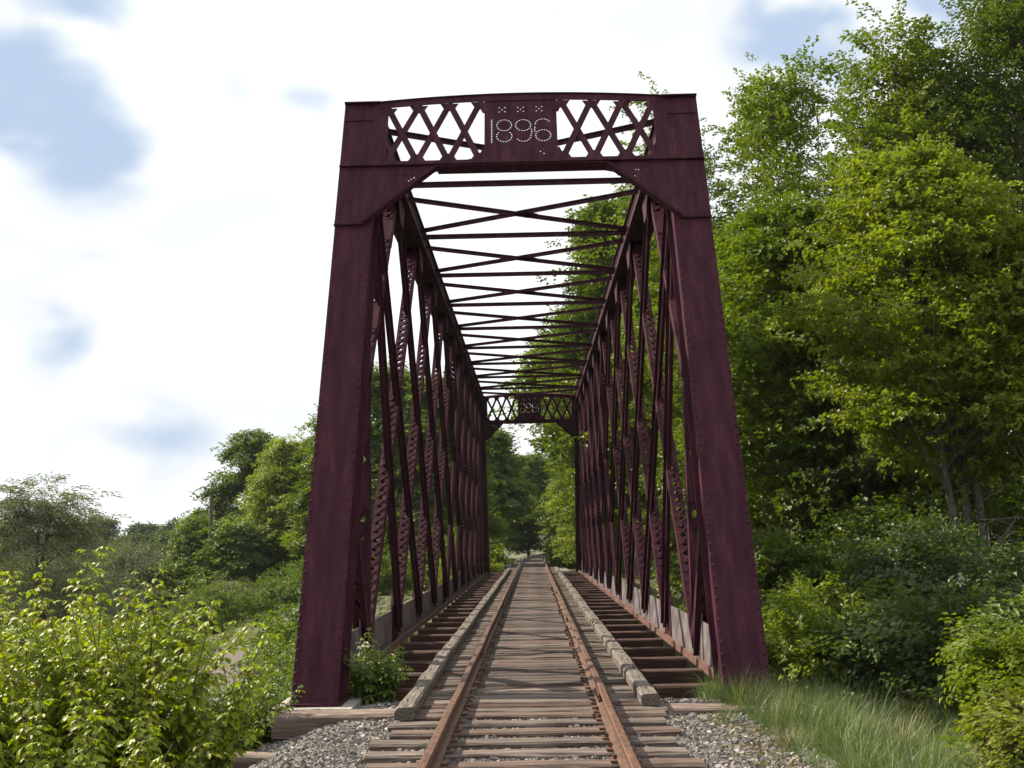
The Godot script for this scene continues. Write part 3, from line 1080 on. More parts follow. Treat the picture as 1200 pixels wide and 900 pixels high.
# a tree: trunk and limbs, and a crown of leafy twigs gathered in pads at the limbs' ends
func tree(called: String, label: String, group: String, at: Vector2, o: Dictionary) -> Node3D:
	rng.seed = hash(label) + int(at.x * 100) * 7 + int(at.y * 100)
	var gy := ground_y(at.x, at.y) - .05
	var t := thing(called, label, "tree", Vector3(at.x, gy, at.y), group)
	var top: float = o.top - gy
	var bot: float = maxf(o.bot - gy, .3)
	var r: float = o.r
	var trunk := MB.new()
	var tr: float = o.get("trunk", top * .014)
	var lean = Vector3(rng.randf_range(-.025, .025), 0, rng.randf_range(-.025, .025)) + o.get("lean", Vector3.ZERO)
	var stems: int = o.get("stems", 1)
	var axes := []
	for k in stems:
		var b := Vector3(rng.randf_range(-.4, .4), 0, rng.randf_range(-.4, .4)) * (0.0 if stems == 1 else 1.0)
		var dirv = lean + (Vector3(rng.randf_range(-.09, .09), 0, rng.randf_range(-.09, .09)) if stems > 1 else Vector3.ZERO)
		var pts := []
		var rad := []
		for i in 7:
			var f := i / 6.0
			var wv := Vector3(noise.get_noise_2d(f * 60 + k * 31, at.x * 7), 0, noise.get_noise_2d(f * 60 + k * 31, at.y * 7 + 50)) * top * .045
			pts.append(b + Vector3(0, top * .93 * f, 0) + dirv * top * f + wv * f)
			rad.append(maxf(tr * (1.0 - f * .9) * (1.25 if i == 0 else 1.0), .012))
		trunk.tube(pts, rad, 7)
		axes.append(pts)
	var where := []
	var tints := []
	var n: int = o.get("pads", 60)
	var per: int = o.get("per", 34)
	var flat: float = o.get("flat", .55)
	var pad: float = o.get("pad", r * .36)
	var narrow: float = o.get("narrow", .6)
	var size: float = o.get("size", 1.0)
	var rise: float = o.get("rise", 0.0)
	for k in n:
		# where in the crown: v up it, out from its middle
		var v := pow(rng.randf(), .85)
		var prof := sin(PI * pow(clampf(v * .93 + .05, 0, 1), narrow))
		var a := rng.randf() * TAU
		var ro := r * prof * sqrt(rng.randf_range(.12, 1.0)) * (1.0 + .28 * noise.get_noise_2d(a * 25 + at.x * 9, v * 55 + at.y))
		var y := lerpf(bot, top - pad * flat * .5, v)
		var ax: Array = axes[k % stems]
		var fy := clampf(y / (top * .93), 0, 1) * 6.0
		var i0 := mini(int(fy), 5)
		var heart: Vector3 = ax[i0].lerp(ax[i0 + 1], fy - i0)
		var c := heart + Vector3(cos(a) * ro, 0, sin(a) * ro)
		c.y = y
		# its limb
		var root_y := clampf(y - ro * .75, bot * .45, top * .9)
		var fr2 := clampf(root_y / (top * .93), 0, 1) * 6.0
		var i1 := mini(int(fr2), 5)
		var rt: Vector3 = ax[i1].lerp(ax[i1 + 1], fr2 - i1)
		var m := rt.lerp(c, .5) + Vector3(0, -.06 * ro, 0)
		var lr := clampf(tr * .25, .012, .07)
		trunk.tube([rt, m, c], [lr, lr * .6, lr * .25], 4)
		var ps := pad * rng.randf_range(.65, 1.25)
		var tone := vary(o.lo, o.hi)
		for q in int(per * rng.randf_range(.6, 1.25)):
			var dv := Vector3(rng.randfn(), rng.randfn() * flat, rng.randfn()) * ps * .5
			var p = c + dv
			if p.y < .05: p.y = .05 + rng.randf() * .3
			var outw := Vector3(dv.x, 0, dv.z) + Vector3(cos(a), 0, sin(a)) * ps * .35 + Vector3(rng.randf_range(-1, 1), rng.randf_range(-.6, .5), rng.randf_range(-1, 1)) * ps * .35
			outw = (outw.normalized() + Vector3(0, rise * rng.randf(), 0)).normalized()
			if absf(outw.y) > .96: outw = Vector3(cos(a), .4, sin(a)).normalized()
			var up := (Vector3.UP + Vector3(rng.randf_range(-.5, .5), 0, rng.randf_range(-.5, .5))).normalized()
			var sx := up.cross(outw).normalized()
			var s := size * rng.randf_range(.7, 1.25)
			where.append(Transform3D(Basis(sx, outw.cross(sx), outw).scaled_local(Vector3(s, s, s)), p))
			var g := rng.randf_range(.85, 1.15)
			tints.append(Color(tone.r * g, tone.g * g, tone.b * g))
	part("trunk", trunk.mesh(), o.get("bark", M.bark), t)
	tag(copies("crown", o.spray, o.get("mat", M.leaf), t, where, tints), "", "", "", "stuff")
	return t

# a leafy shrub of many stems; its nearest leaves are separate pieces
func shrub(called: String, label: String, group: String, at: Vector3, o: Dictionary) -> Node3D:
	rng.seed = hash(label)
	var t := thing(called, label, "shrub", at, group)
	var h: float = o.h
	var r: float = o.r
	var stems := MB.new()
	var leaves := []
	for k in o.stems:
		var a := rng.randf() * TAU
		var rr := sqrt(rng.randf())
		var b := Vector3(cos(a), 0, sin(a)) * r * .35 * rr
		b.x *= o.get("long", 1.0)
		var hh: float = h * rng.randf_range(.55, 1.0) * (1.0 - .25 * rr)
		var out := Vector3(cos(a) * o.get("long", 1.0), 0, sin(a)) * r * rr * rng.randf_range(.5, .8)
		var bend := Vector3(rng.randf_range(-.12, .12), 0, rng.randf_range(-.12, .12)) * h
		var pts := []
		var rad := []
		for i in 7:
			var f := i / 6.0
			pts.append(b + out * f * f + bend * sin(f * 3.0) * .5 + Vector3(0, hh * (f - .10 * f * f * rr), 0))
			rad.append(lerpf(.011, .003, f))
		stems.tube(pts, rad, 4)
		var gap: float = o.get("gap", .07)
		var y: float = hh * rng.randf_range(.05, .25)
		var spin := rng.randf() * TAU
		while y < hh:
			var fy := clampf(y / hh, 0, 1) * 6.0
			var i0 := mini(int(fy), 5)
			var p: Vector3 = pts[i0].lerp(pts[i0 + 1], fy - i0)
			for s in 2:
				var aa := spin + PI * s + rng.randf_range(-.4, .4)
				var dirv := Vector3(cos(aa), rng.randf_range(-.25, .45), sin(aa)).normalized()
				var up := (Vector3.UP + Vector3(rng.randf_range(-.3, .3), 0, rng.randf_range(-.3, .3))).normalized()
				var sx := up.cross(dirv).normalized()
				var sc: float = o.get("leaf", 1.0) * rng.randf_range(.6, 1.2) * (1.0 - .45 * pow(y / hh, 4.0))
				leaves.append(Transform3D(Basis(sx, dirv.cross(sx), dirv).scaled_local(Vector3(sc, sc, sc)), p))
			spin += 1.57 + rng.randf_range(-.3, .3)
			y += gap * rng.randf_range(.7, 1.4)
	part("stems", stems.mesh(), M.bark, t)
	leaves.sort_custom(func(p, q): return p.origin.z * 1.0 + p.origin.y * .6 > q.origin.z * 1.0 + q.origin.y * .6)
	var single: int = mini(o.get("single", 0), leaves.size())
	var meshes: Array = o.meshes
	var tones := []
	for k in 6:
		var m: StandardMaterial3D = o.mat.duplicate()
		m.albedo_color = vary(o.lo, o.hi).linear_to_srgb()
		tones.append(m)
	for k in single:
		part("leaf", meshes[k % meshes.size()], tones[rng.randi() % 6], t, leaves[k])
	for j in meshes.size():
		var where := []
		var tints := []
		for k in range(single + j, leaves.size(), meshes.size()):
			where.append(leaves[k])
			var roll := rng.randf()
			tints.append(vary(o.lo, o.hi) if roll > .10 else (vary(o.lo, o.lo) * .75 if roll > .02 else vary(Color(.2, .13, .04), Color(.28, .2, .06))))
		tag(copies("foliage", meshes[j], o.mat, t, where, tints), "", "", "", "stuff")
	return t

# a low bush of leafy twigs in clumps, for the middle distance
func bush(called: String, label: String, group: String, at: Vector2, o: Dictionary) -> Node3D:
	rng.seed = hash(label) + int(at.x * 100) * 7 + int(at.y * 100)
	var gy := ground_y(at.x, at.y) - .05
	var t := thing(called, label, "bush", Vector3(at.x, gy, at.y), group)
	var stems := MB.new()
	var where := []
	var tints := []
	var h: float = o.h
	for k in o.pads:
		var a := rng.randf() * TAU
		var rr := sqrt(rng.randf())
		var y: float = h * (1.0 - rr * rr * .55) * rng.randf_range(.25, 1.0)
		var c := Vector3(cos(a) * o.r * rr * o.get("long", 1.0), y, sin(a) * o.r * rr)
		stems.tube([Vector3(c.x * .25, 0, c.z * .25), c * Vector3(.6, .55, .6), c], [.02, .012, .005], 4)
		var tone := vary(o.lo, o.hi)
		for q in o.per:
			var dv = Vector3(rng.randfn(), rng.randfn() * .6, rng.randfn()) * o.get("pad", o.r * .28) * .55
			var p = c + dv
			p.y = maxf(p.y, .04)
			var outw = (dv + Vector3(cos(a), rng.randf_range(-.4, .9), sin(a)) * .25).normalized()
			var up := (Vector3.UP + Vector3(rng.randf_range(-.6, .6), 0, rng.randf_range(-.6, .6))).normalized()
			if absf(up.dot(outw)) > .97: outw = Vector3(cos(a), 0, sin(a))
			var sx := up.cross(outw).normalized()
			var s: float = o.get("size", 1.0) * rng.randf_range(.7, 1.2)
			where.append(Transform3D(Basis(sx, outw.cross(sx), outw).scaled_local(Vector3(s, s, s)), p))
			var g := rng.randf_range(.85, 1.15)
			tints.append(Color(tone.r * g, tone.g * g, tone.b * g))
	part("stems", stems.mesh(), M.bark, t)
	tag(copies("foliage", o.spray, o.get("mat", M.leaf), t, where, tints), "", "", "", "stuff")
	return t

func make_plants() -> void:
	var maple := [spray(26, .55, .115, .085, .25, .75, 1), spray(26, .55, .115, .085, .25, .75, 2)]
	var poplar := [spray(30, .7, .10, .08, .2, .7, 3), spray(30, .7, .10, .08, .2, .7, 4)]
	var coarse := [spray(26, .95, .21, .15, .2, .8, 5), spray(26, .95, .21, .15, .2, .8, 6)]
	var willow := spray(44, 1.0, .20, .04, .5, .55, 7)
	var rough := spray(24, 2.0, .5, .36, .2, .9, 8)
	var small := spray(24, .34, .07, .05, .15, .8, 9)
	var comp := [compound_leaf(5, .105, 31), compound_leaf(5, .10, 32), compound_leaf(3, .11, 33)]
	var broad := [compound_leaf(3, .085, 34), compound_leaf(3, .09, 35)]

	var Y1 := Color(.165, .215, .018)
	var Y2 := Color(.25, .30, .025)
	var G1 := Color(.085, .130, .017)
	var G2 := Color(.140, .195, .026)
	var D1 := Color(.076, .116, .018)
	var D2 := Color(.115, .160, .025)
	var S1 := Color(.15, .17, .095)
	var S2 := Color(.24, .26, .16)

	# --- the wood on the bank beside the track
	var wood := "trees of the wood on the bank"
	tree("broadleaf_tree", "tallest dark green tree of the wooded bank, its top above all others", wood, Vector2(13.9, -30.0), {"top": 17.4, "bot": 4.2, "r": 2.7, "pads": 140, "per": 28, "spray": poplar[0], "lo": D2, "hi": G1, "narrow": .8, "flat": .9, "rise": .6})
	tree("broadleaf_tree", "dark tree behind the tallest one on the wooded bank", wood, Vector2(17.5, -34.0), {"top": 18.0, "bot": 4.5, "r": 3.2, "pads": 110, "per": 30, "spray": poplar[1], "lo": D1, "hi": D2, "narrow": .75})
	tree("broadleaf_tree", "slender pale green tree with an upright airy crown beside the tallest tree", wood, Vector2(10.0, -31.0), {"top": 15.8, "bot": 4.5, "r": 2.3, "pads": 120, "per": 20, "spray": maple[0], "lo": G2, "hi": Y1, "narrow": .85, "stems": 3, "flat": 1.3, "pad": .75, "rise": 1.0, "trunk": .09})
	tree("broadleaf_tree", "thin see-through tree with sky showing between its pale leaves", wood, Vector2(8.3, -35.0), {"top": 16.2, "bot": 4.0, "r": 2.0, "pads": 95, "per": 18, "spray": maple[1], "lo": G2, "hi": Y1, "narrow": .85, "stems": 3, "flat": 1.3, "pad": .75, "rise": 1.0, "trunk": .08})
	tree("broadleaf_tree", "tall narrow tree rising right behind the dated end post", wood, Vector2(7.3, -40.0), {"top": 17.4, "bot": 3.0, "r": 2.2, "pads": 130, "per": 22, "spray": maple[0], "lo": G2, "hi": Y1, "narrow": .85, "stems": 2, "flat": 1.2, "pad": .8, "rise": .9, "trunk": .1})
	tree("maple_tree", "bright yellow-green maple leaning out from the wooded bank in full sun", wood, Vector2(7.5, -19.4), {"top": 8.3, "bot": 2.5, "r": 2.05, "pads": 230, "per": 18, "pad": .5, "spray": maple[0], "size": .75, "lo": Y1, "hi": Y2, "narrow": .8, "flat": .55, "rise": .4, "stems": 3, "trunk": .09, "lean": Vector3(-.03, 0, 0)})
	tree("maple_tree", "smaller bright maple with thin bent stems beside the dark thicket", wood, Vector2(8.6, -18.2), {"top": 6.6, "bot": 2.9, "r": 1.5, "pads": 110, "per": 17, "pad": .45, "spray": maple[1], "size": .75, "lo": Y1, "hi": Y2, "flat": .5, "rise": .4, "stems": 3, "trunk": .07})
	tree("broadleaf_tree", "mid green tree behind the bright maple", wood, Vector2(5.9, -26.5), {"top": 9.3, "bot": 1.8, "r": 1.9, "pads": 170, "per": 20, "pad": .6, "spray": maple[1], "lo": G2, "hi": Y1, "flat": .6, "rise": .5, "stems": 2})
	tree("broadleaf_tree", "small deep green tree between the end post and the bright maple", wood, Vector2(6.9, -24.5), {"top": 6.6, "bot": .6, "r": 1.5, "pads": 80, "per": 26, "spray": maple[0], "lo": D1, "hi": D2, "flat": .5, "stems": 2})
	tree("broadleaf_tree", "bushy deep green tree low on the wooded bank", wood, Vector2(9.6, -26.0), {"top": 5.6, "bot": .2, "r": 2.3, "pads": 90, "per": 28, "spray": maple[1], "lo": D1, "hi": D2, "stems": 3})
	tree("broadleaf_tree", "broad dark tree filling the gap low in the wooded bank", wood, Vector2(12.8, -25.0), {"top": 9.0, "bot": .6, "r": 2.6, "pads": 110, "per": 28, "spray": maple[0], "lo": D1, "hi": D2, "stems": 2})
	tree("broadleaf_tree", "dark tree in the second row of the wooded bank", wood, Vector2(9.0, -30.0), {"top": 8.0, "bot": -.5, "r": 2.4, "pads": 100, "per": 28, "spray": maple[1], "lo": D1, "hi": D2, "stems": 2})
	tree("broadleaf_tree", "full dark tree standing in the third row of the wooded bank", wood, Vector2(12.6, -37.0), {"top": 13.5, "bot": 1.0, "r": 3.2, "pads": 140, "per": 28, "spray": poplar[0], "lo": D2, "hi": G2, "rise": .6})
	tree("broadleaf_tree", "deep green tree close outside the truss on the wooded bank", wood, Vector2(6.0, -33.5), {"top": 10.5, "bot": -1.0, "r": 2.0, "pads": 130, "per": 24, "pad": .7, "spray": maple[0], "lo": G1, "hi": G2, "stems": 2, "rise": .5})
	# seen through the truss
	tree("broadleaf_tree", "sunlit tree crowding the far panels of the truss from outside", wood, Vector2(6.6, -48.0), {"top": 15.0, "bot": 1.0, "r": 2.8, "pads": 150, "per": 26, "pad": .9, "spray": coarse[0], "lo": G2, "hi": Y1, "narrow": .75})
	tree("broadleaf_tree", "tall sunlit tree whose crown shows above the top chord through the bracing", wood, Vector2(5.4, -57.5), {"top": 18.6, "bot": 3.0, "r": 3.6, "pads": 230, "per": 26, "pad": 1.1, "rise": .5, "spray": coarse[1], "lo": G1, "hi": Y1, "narrow": .8})
	tree("broadleaf_tree", "broad tree leaning over the rails just past the far portal", wood, Vector2(4.6, -64.5), {"top": 14.6, "bot": 4.8, "r": 4.2, "pads": 200, "per": 26, "pad": 1.1, "spray": coarse[0], "lo": G2, "hi": Y1, "narrow": .9, "lean": Vector3(-.07, 0, 0), "rise": .4})
	tree("broadleaf_tree", "leafy tree hanging low beside the rails past the far portal", wood, Vector2(3.4, -61.5), {"top": 8.6, "bot": -.2, "r": 2.0, "pads": 150, "per": 26, "pad": .6, "spray": maple[0], "lo": Y1, "hi": Y2, "flat": .9})
	tree("broadleaf_tree", "mid green tree beside the truss over the stream", wood, Vector2(7.6, -43.0), {"top": 11.5, "bot": -2.5, "r": 2.4, "pads": 100, "per": 28, "spray": coarse[1], "lo": D2, "hi": G2})
	tree("broadleaf_tree", "full tree on the far bank behind the leaning one", wood, Vector2(9.5, -72.0), {"top": 15.0, "bot": 1.0, "r": 4.2, "pads": 130, "per": 28, "spray": coarse[0], "lo": D2, "hi": G2})

	# --- beyond the far portal, round the bend of the track
	var bend := "trees round the bend beyond the bridge"
	var k := 0
	for q in [[-3.6, -96.0, 10.6, 3.0, "dark straight tree standing at the bend of the rails"], [-6.0, -84.0, 8.2, 2.6, "dark rounded tree before the bend on the shaded side"], [-.5, -121.0, 10.2, 3.2, "dark tree closing the view down the rails"], [-7.5, -108.0, 13.0, 3.8, "tall dark tree in the group before the bend"], [5.5, -112.0, 10.5, 3.4, "dark tree on the outer side of the bend"], [4.5, -134.0, 11.5, 4.0, "farthest dark tree behind the bend"], [-4.6, -132.0, 11.0, 3.6, "dark tree behind the straight one at the bend"], [11.0, -125.0, 13.0, 4.0, "wide dark tree across the bend"], [8.0, -90.0, 12.0, 3.6, "green tree on the inner bank before the bend"]]:
		tree("broadleaf_tree", q[4], bend, Vector2(q[0], q[1]), {"top": q[2], "bot": .4, "r": q[3], "pads": 90, "per": 26, "spray": coarse[k % 2], "lo": D2, "hi": G2, "size": 1.15})
		k += 1

	# --- behind the shaded truss
	var bank := "trees on the low bank past the stream"
	tree("broadleaf_tree", "green tree showing through the middle of the shaded truss", bank, Vector2(-6.2, -72.0), {"top": 11.8, "bot": -.3, "r": 2.9, "pads": 110, "per": 28, "spray": coarse[0], "lo": D2, "hi": G2})
	tree("broadleaf_tree", "tall tree showing through the shaded truss below its top chord", bank, Vector2(-9.2, -74.0), {"top": 13.0, "bot": -.8, "r": 3.1, "pads": 120, "per": 28, "spray": coarse[1], "lo": G1, "hi": G2})
	tree("broadleaf_tree", "lower tree between the shaded truss and the drooping sunlit tree", bank, Vector2(-13.0, -78.0), {"top": 10.4, "bot": -1.6, "r": 3.2, "pads": 120, "per": 28, "spray": coarse[0], "lo": G1, "hi": Y1})
	tree("broadleaf_tree", "round bright tree with drooping sunlit boughs beside the bridge", bank, Vector2(-17.5, -85.0), {"top": 9.0, "bot": -3.0, "r": 4.0, "pads": 220, "per": 30, "spray": coarse[1], "lo": Y1, "hi": Y2, "narrow": .7})
	tree("poplar_tree", "dark poplar with a ragged open crown beside the utility pole", bank, Vector2(-23.4, -93.0), {"top": 10.8, "bot": -1.5, "r": 3.3, "pads": 105, "per": 26, "spray": coarse[0], "lo": G1, "hi": G2, "pad": 1.0, "narrow": .8})
	tree("broadleaf_tree", "low round green tree in front of the ragged poplar", bank, Vector2(-24.3, -84.0), {"top": 3.3, "bot": -3.6, "r": 3.0, "pads": 110, "per": 28, "spray": coarse[1], "lo": D2, "hi": G2})
	tree("broadleaf_tree", "rounded tree at the foot of the drooping sunlit tree", bank, Vector2(-20.6, -80.0), {"top": 2.6, "bot": -4.0, "r": 2.7, "pads": 100, "per": 28, "spray": coarse[0], "lo": G1, "hi": G2})
	tree("willow_tree", "grey-green willow with a hazy feathery crown and dark forked trunk", bank, Vector2(-20.0, -45.5), {"top": 3.9, "bot": -2.4, "r": 2.7, "pads": 70, "per": 14, "pad": .75, "spray": willow, "mat": M.dull, "lo": S1, "hi": S2, "stems": 3, "trunk": .17, "flat": 1.0, "rise": .7})
	tree("willow_tree", "low grey willow beside the feathery one", bank, Vector2(-24.6, -58.0), {"top": .7, "bot": -4.4, "r": 2.4, "pads": 100, "per": 30, "spray": willow, "mat": M.dull, "lo": S1, "hi": S2, "stems": 3, "trunk": .1, "flat": .9, "size": 1.1})
	tree("willow_tree", "silvery willow bush standing low before the distant ridge", bank, Vector2(-29.0, -84.0), {"top": 1.2, "bot": -4.6, "r": 3.6, "pads": 100, "per": 28, "spray": willow, "mat": M.dull, "lo": S1, "hi": S2, "stems": 3, "trunk": .1, "flat": .9, "size": 1.5})
	tree("willow_tree", "second silvery willow bush before the distant ridge", bank, Vector2(-34.5, -90.0), {"top": 1.0, "bot": -4.6, "r": 3.8, "pads": 100, "per": 28, "spray": willow, "mat": M.dull, "lo": S1, "hi": S2, "stems": 3, "trunk": .1, "flat": .9, "size": 1.5})
	tree("willow_tree", "small blue-grey willow under the ragged poplar", bank, Vector2(-17.9, -67.0), {"top": -.9, "bot": -4.4, "r": 1.3, "pads": 50, "per": 28, "spray": willow, "mat": M.dull, "lo": S1, "hi": S2, "stems": 3, "trunk": .06, "flat": .9})

	# --- the far ridge
	k = 0
	rng.seed = 55
	for i in 46:
		rng.seed = 5000 + i
		var px := -140.0 + i * 2.9 + rng.randf_range(-1.2, 1.2)
		var pz := -172.0 - rng.randf_range(0, 60)
		px *= -pz / 172.0
		var gy := ground_y(px, pz)
		tree("ridge_tree", "distant round tree on the wooded ridge across the valley", "trees of the distant ridge", Vector2(px, pz), {"top": rng.randf_range(2.2, 5.2) * -pz / 172.0, "bot": gy + .3, "r": rng.randf_range(2.6, 4.2), "pads": 36, "per": 14, "spray": rough, "lo": Color(.04, .07, .025), "hi": Color(.085, .12, .045)})

	# --- near shrubs of the open side
	var near := "leafy shrubs beside the gravel"
	var box := {"meshes": comp, "mat": M.gloss, "lo": Color(.20, .255, .015), "hi": Color(.36, .41, .025), "single": 300}
	for q in [[Vector3(-3.2, -1.15, -8.9), 3.05, 1.2, 115, "yellow-green shrub with tall leafy shoots standing over its neighbours"], [Vector3(-4.5, -1.2, -9.8), 2.95, 1.35, 100, "broad yellow-green shrub beside the one with tall shoots"], [Vector3(-2.95, -1.1, -7.6), 2.1, .8, 70, "low yellow-green shrub in front of the tall-shooted one"], [Vector3(-2.95, -1.0, -9.35), 1.8, .5, 45, "smaller yellow-green shrub leaning over the loose timber"], [Vector3(-5.5, -1.25, -9.4), 2.75, 1.2, 80, "outermost yellow-green shrub below the feathery willow"], [Vector3(-3.95, -1.2, -8.2), 2.75, 1.0, 75, "dense yellow-green shrub between its taller neighbours"]]:
		var o := box.duplicate()
		o.merge({"h": q[1], "r": q[2], "stems": q[3], "gap": .066, "leaf": 1.0}, true)
		shrub("leafy_shrub", q[4], near, q[0], o)
	var gl := {"meshes": broad, "mat": M.gloss, "lo": Color(.075, .13, .022), "hi": Color(.17, .25, .035), "single": 160}
	for q in [[Vector3(-3.05, -.9, -12.4), 1.5, .7, 58, "glossy green shrub growing against the outside of the shaded end post"], [Vector3(-1.86, -.45, -13.75), 1.15, .5, 46, "small glossy bush growing between the end post and the guard timber"], [Vector3(-3.9, -1.1, -12.9), 1.55, .8, 50, "glossy shrub behind the yellow-green ones"]]:
		var o := gl.duplicate()
		o.merge({"h": q[1], "r": q[2], "stems": q[3], "gap": .055}, true)
		shrub("glossy_shrub", q[4], near, q[0], o)

	# --- shrubs at the edge of the wood
	var edge := "bushes at the edge of the wood"
	bush("edge_bush", "yellowish leafy bush beside the foot of the sunlit end post", edge, Vector2(4.15, -15.6), {"h": 1.9, "r": 1.0, "pads": 50, "per": 26, "spray": small, "size": 1.2, "lo": G2, "hi": Y2})
	bush("edge_bush", "grey-green bush under the bright maple", edge, Vector2(5.9, -16.2), {"h": 2.2, "r": 1.3, "pads": 70, "per": 28, "spray": small, "size": 1.2, "lo": Color(.07, .115, .045), "hi": Color(.12, .17, .07)})
	bush("edge_bush", "dusty green bush between the grey-green one and the grass", edge, Vector2(5.1, -14.2), {"h": 1.5, "r": 1.0, "pads": 50, "per": 26, "spray": small, "size": 1.2, "lo": Color(.07, .11, .04), "hi": Color(.12, .17, .06)})
	bush("edge_bush", "bright green bush at the end of the grass", edge, Vector2(5.5, -11.6), {"h": 1.95, "r": .9, "pads": 55, "per": 28, "spray": small, "lo": G2, "hi": Y2})
	bush("edge_bush", "olive and yellow weedy bush growing out of the grass", edge, Vector2(3.75, -7.9), {"h": 1.25, "r": .5, "pads": 46, "per": 24, "spray": small, "size": .8, "lo": Color(.10, .12, .02), "hi": Color(.2, .22, .03)})
	bush("edge_bush", "deep green bush behind the sunlit end post", edge, Vector2(5.2, -20.0), {"h": 2.6, "r": 1.3, "pads": 60, "per": 28, "spray": maple[0], "size": .8, "lo": D1, "hi": D2})
	bush("edge_bush", "dark bush below the smaller maple", edge, Vector2(7.4, -20.5), {"h": 2.6, "r": 1.6, "pads": 60, "per": 28, "spray": maple[1], "size": .8, "lo": D1, "hi": D2})
	bush("edge_bush", "green bush at the foot of the smaller maple", edge, Vector2(8.0, -16.0), {"h": 2.0, "r": 1.3, "pads": 60, "per": 28, "spray": small, "size": 1.2, "lo": G1, "hi": G2})
	bush("edge_bush", "deep green bush at the foot of the tall trees", edge, Vector2(10.5, -21.5), {"h": 3.0, "r": 2.0, "pads": 70, "per": 28, "spray": maple[1], "lo": D1, "hi": D2})
	# and along the far end of the bridge
	bush("bank_bush", "sunny weeds at the far end of the shaded truss", "bushes at the far end of the bridge", Vector2(-3.4, -60.0), {"h": 1.6, "r": 1.3, "pads": 40, "per": 26, "spray": maple[0], "lo": Y1, "hi": Y2})
	bush("bank_bush", "green bush behind the sunny weeds at the far end", "bushes at the far end of the bridge", Vector2(-4.8, -65.0), {"h": 2.6, "r": 2.0, "pads": 50, "per": 26, "spray": coarse[0], "lo": G1, "hi": Y1})
	bush("bank_bush", "deep green bush beside the rails before the bend", "bushes at the far end of the bridge", Vector2(-4.6, -76.0), {"h": 2.6, "r": 2.2, "pads": 50, "per": 26, "spray": coarse[1], "lo": D1, "hi": D2})
	bush("bank_bush", "dark bush hanging over the ballast past the far portal", "bushes at the far end of the bridge", Vector2(4.0, -68.0), {"h": 3.2, "r": 2.0, "pads": 60, "per": 26, "spray": coarse[0], "lo": D2, "hi": G2})
	bush("bank_bush", "bush on the outer side of the bend", "bushes at the far end of the bridge", Vector2(5.6, -82.0), {"h": 3.0, "r": 2.4, "pads": 50, "per": 26, "spray": coarse[1], "lo": D2, "hi": G2})
	# low growth past the path
	for q in [[-9.8, -37.0, 1.7, 2.0, "low green bush beside the worn path"], [-12.8, -41.0, 2.2, 2.2, "rough green bush past the worn path"], [-11.2, -30.0, 1.0, 1.5, "small bush on the bank above the worn path"], [-13.5, -33.0, 1.6, 2.2, "rough bush below the worn path"], [-10.5, -24.0, 1.2, 1.8, "low bush behind the glossy shrubs"], [-16.0, -27.0, 1.8, 2.4, "wide low bush in the hollow"], [-17.0, -62.0, 2.4, 2.6, "green bush by the stream under the sunlit tree"], [-12.5, -64.0, 2.4, 2.6, "second green bush by the stream under the sunlit tree"], [-8.5, -60.0, 2.6, 2.2, "green bush by the stream beside the truss"], [-6.2, -34.0, 2.0, 1.6, "bush on the stream bank under the truss"]]:
		bush("bank_bush", q[4], "low bushes on the open bank", Vector2(q[0], q[1]), {"h": q[2], "r": q[3], "pads": 42, "per": 26, "spray": maple[k % 2], "size": 1.0, "lo": G1, "hi": G2})
		k += 1

	# --- grass
	rng.seed = 77
	var tufts := [tuft(34, .62, 51), tuft(34, .75, 52)]
	var patch := thing("tall_grass", "tall arching grey-green grass beside the ballast under the sunlit end post", "grass", Vector3.ZERO)
	patch.set_meta("kind", "stuff")
	for j in 2:
		var where := []
		var tints := []
		for i in 620:
			var z := -rng.randf_range(6.4, 13.4)
			var x := rng.randf_range(1.9, 4.9)
			var lim := 1.95 + .25 * noise.get_noise_2d(z * 20, 3) + sstep(11.6, 10.6, -z) * .25
			if z < -12.2: lim = 1.75
			if x < lim or (x > 3.6 and rng.randf() < .4):
				continue
			var s := rng.randf_range(.55, 1.0) * (.55 + .45 * sstep(lim, lim + .5, x))
			where.append(Transform3D(Basis(Vector3.RIGHT, rng.randfn() * .22) * Basis(Vector3.BACK, rng.randfn() * .22) * Basis(Vector3.UP, rng.randf() * TAU).scaled_local(Vector3(s, s * rng.randf_range(.6, 1.1), s)), Vector3(x, ground_y(x, z) - .02, z)))
			tints.append(vary(Color(.075, .125, .035), Color(.16, .22, .08)) if rng.randf() > .06 else vary(Color(.2, .17, .08), Color(.28, .23, .12)))
		copies("tufts", tufts[j], M.grass, patch, where, tints)
	var low := thing("weeds", "low brown and green weeds creeping into the ballast edge", "weeds", Vector3.ZERO)
	low.set_meta("kind", "stuff")
	var where := []
	var tints := []
	for i in 420:
		var z := -rng.randf_range(7.0, 12.4)
		var x := 1.75 + absf(rng.randfn()) * .28
		if rng.randf() < .25: x = rng.randf_range(1.4, 2.1)
		var s := rng.randf_range(.22, .5)
		where.append(Transform3D(Basis(Vector3.UP, rng.randf() * TAU).scaled_local(Vector3(s, s, s)), Vector3(x, maxf(ballast_y(x, z), ground_y(x, z)) + .01, z)))
		tints.append(vary(Color(.10, .12, .025), Color(.22, .14, .05)))
	copies("sprigs", small, M.leaf, low, where, tints)
	# ground cover over the banks
	var cover := thing("undergrowth", "mixed low green undergrowth covering the banks", "undergrowth", Vector3.ZERO)
	cover.set_meta("kind", "stuff")
	where = []
	tints = []
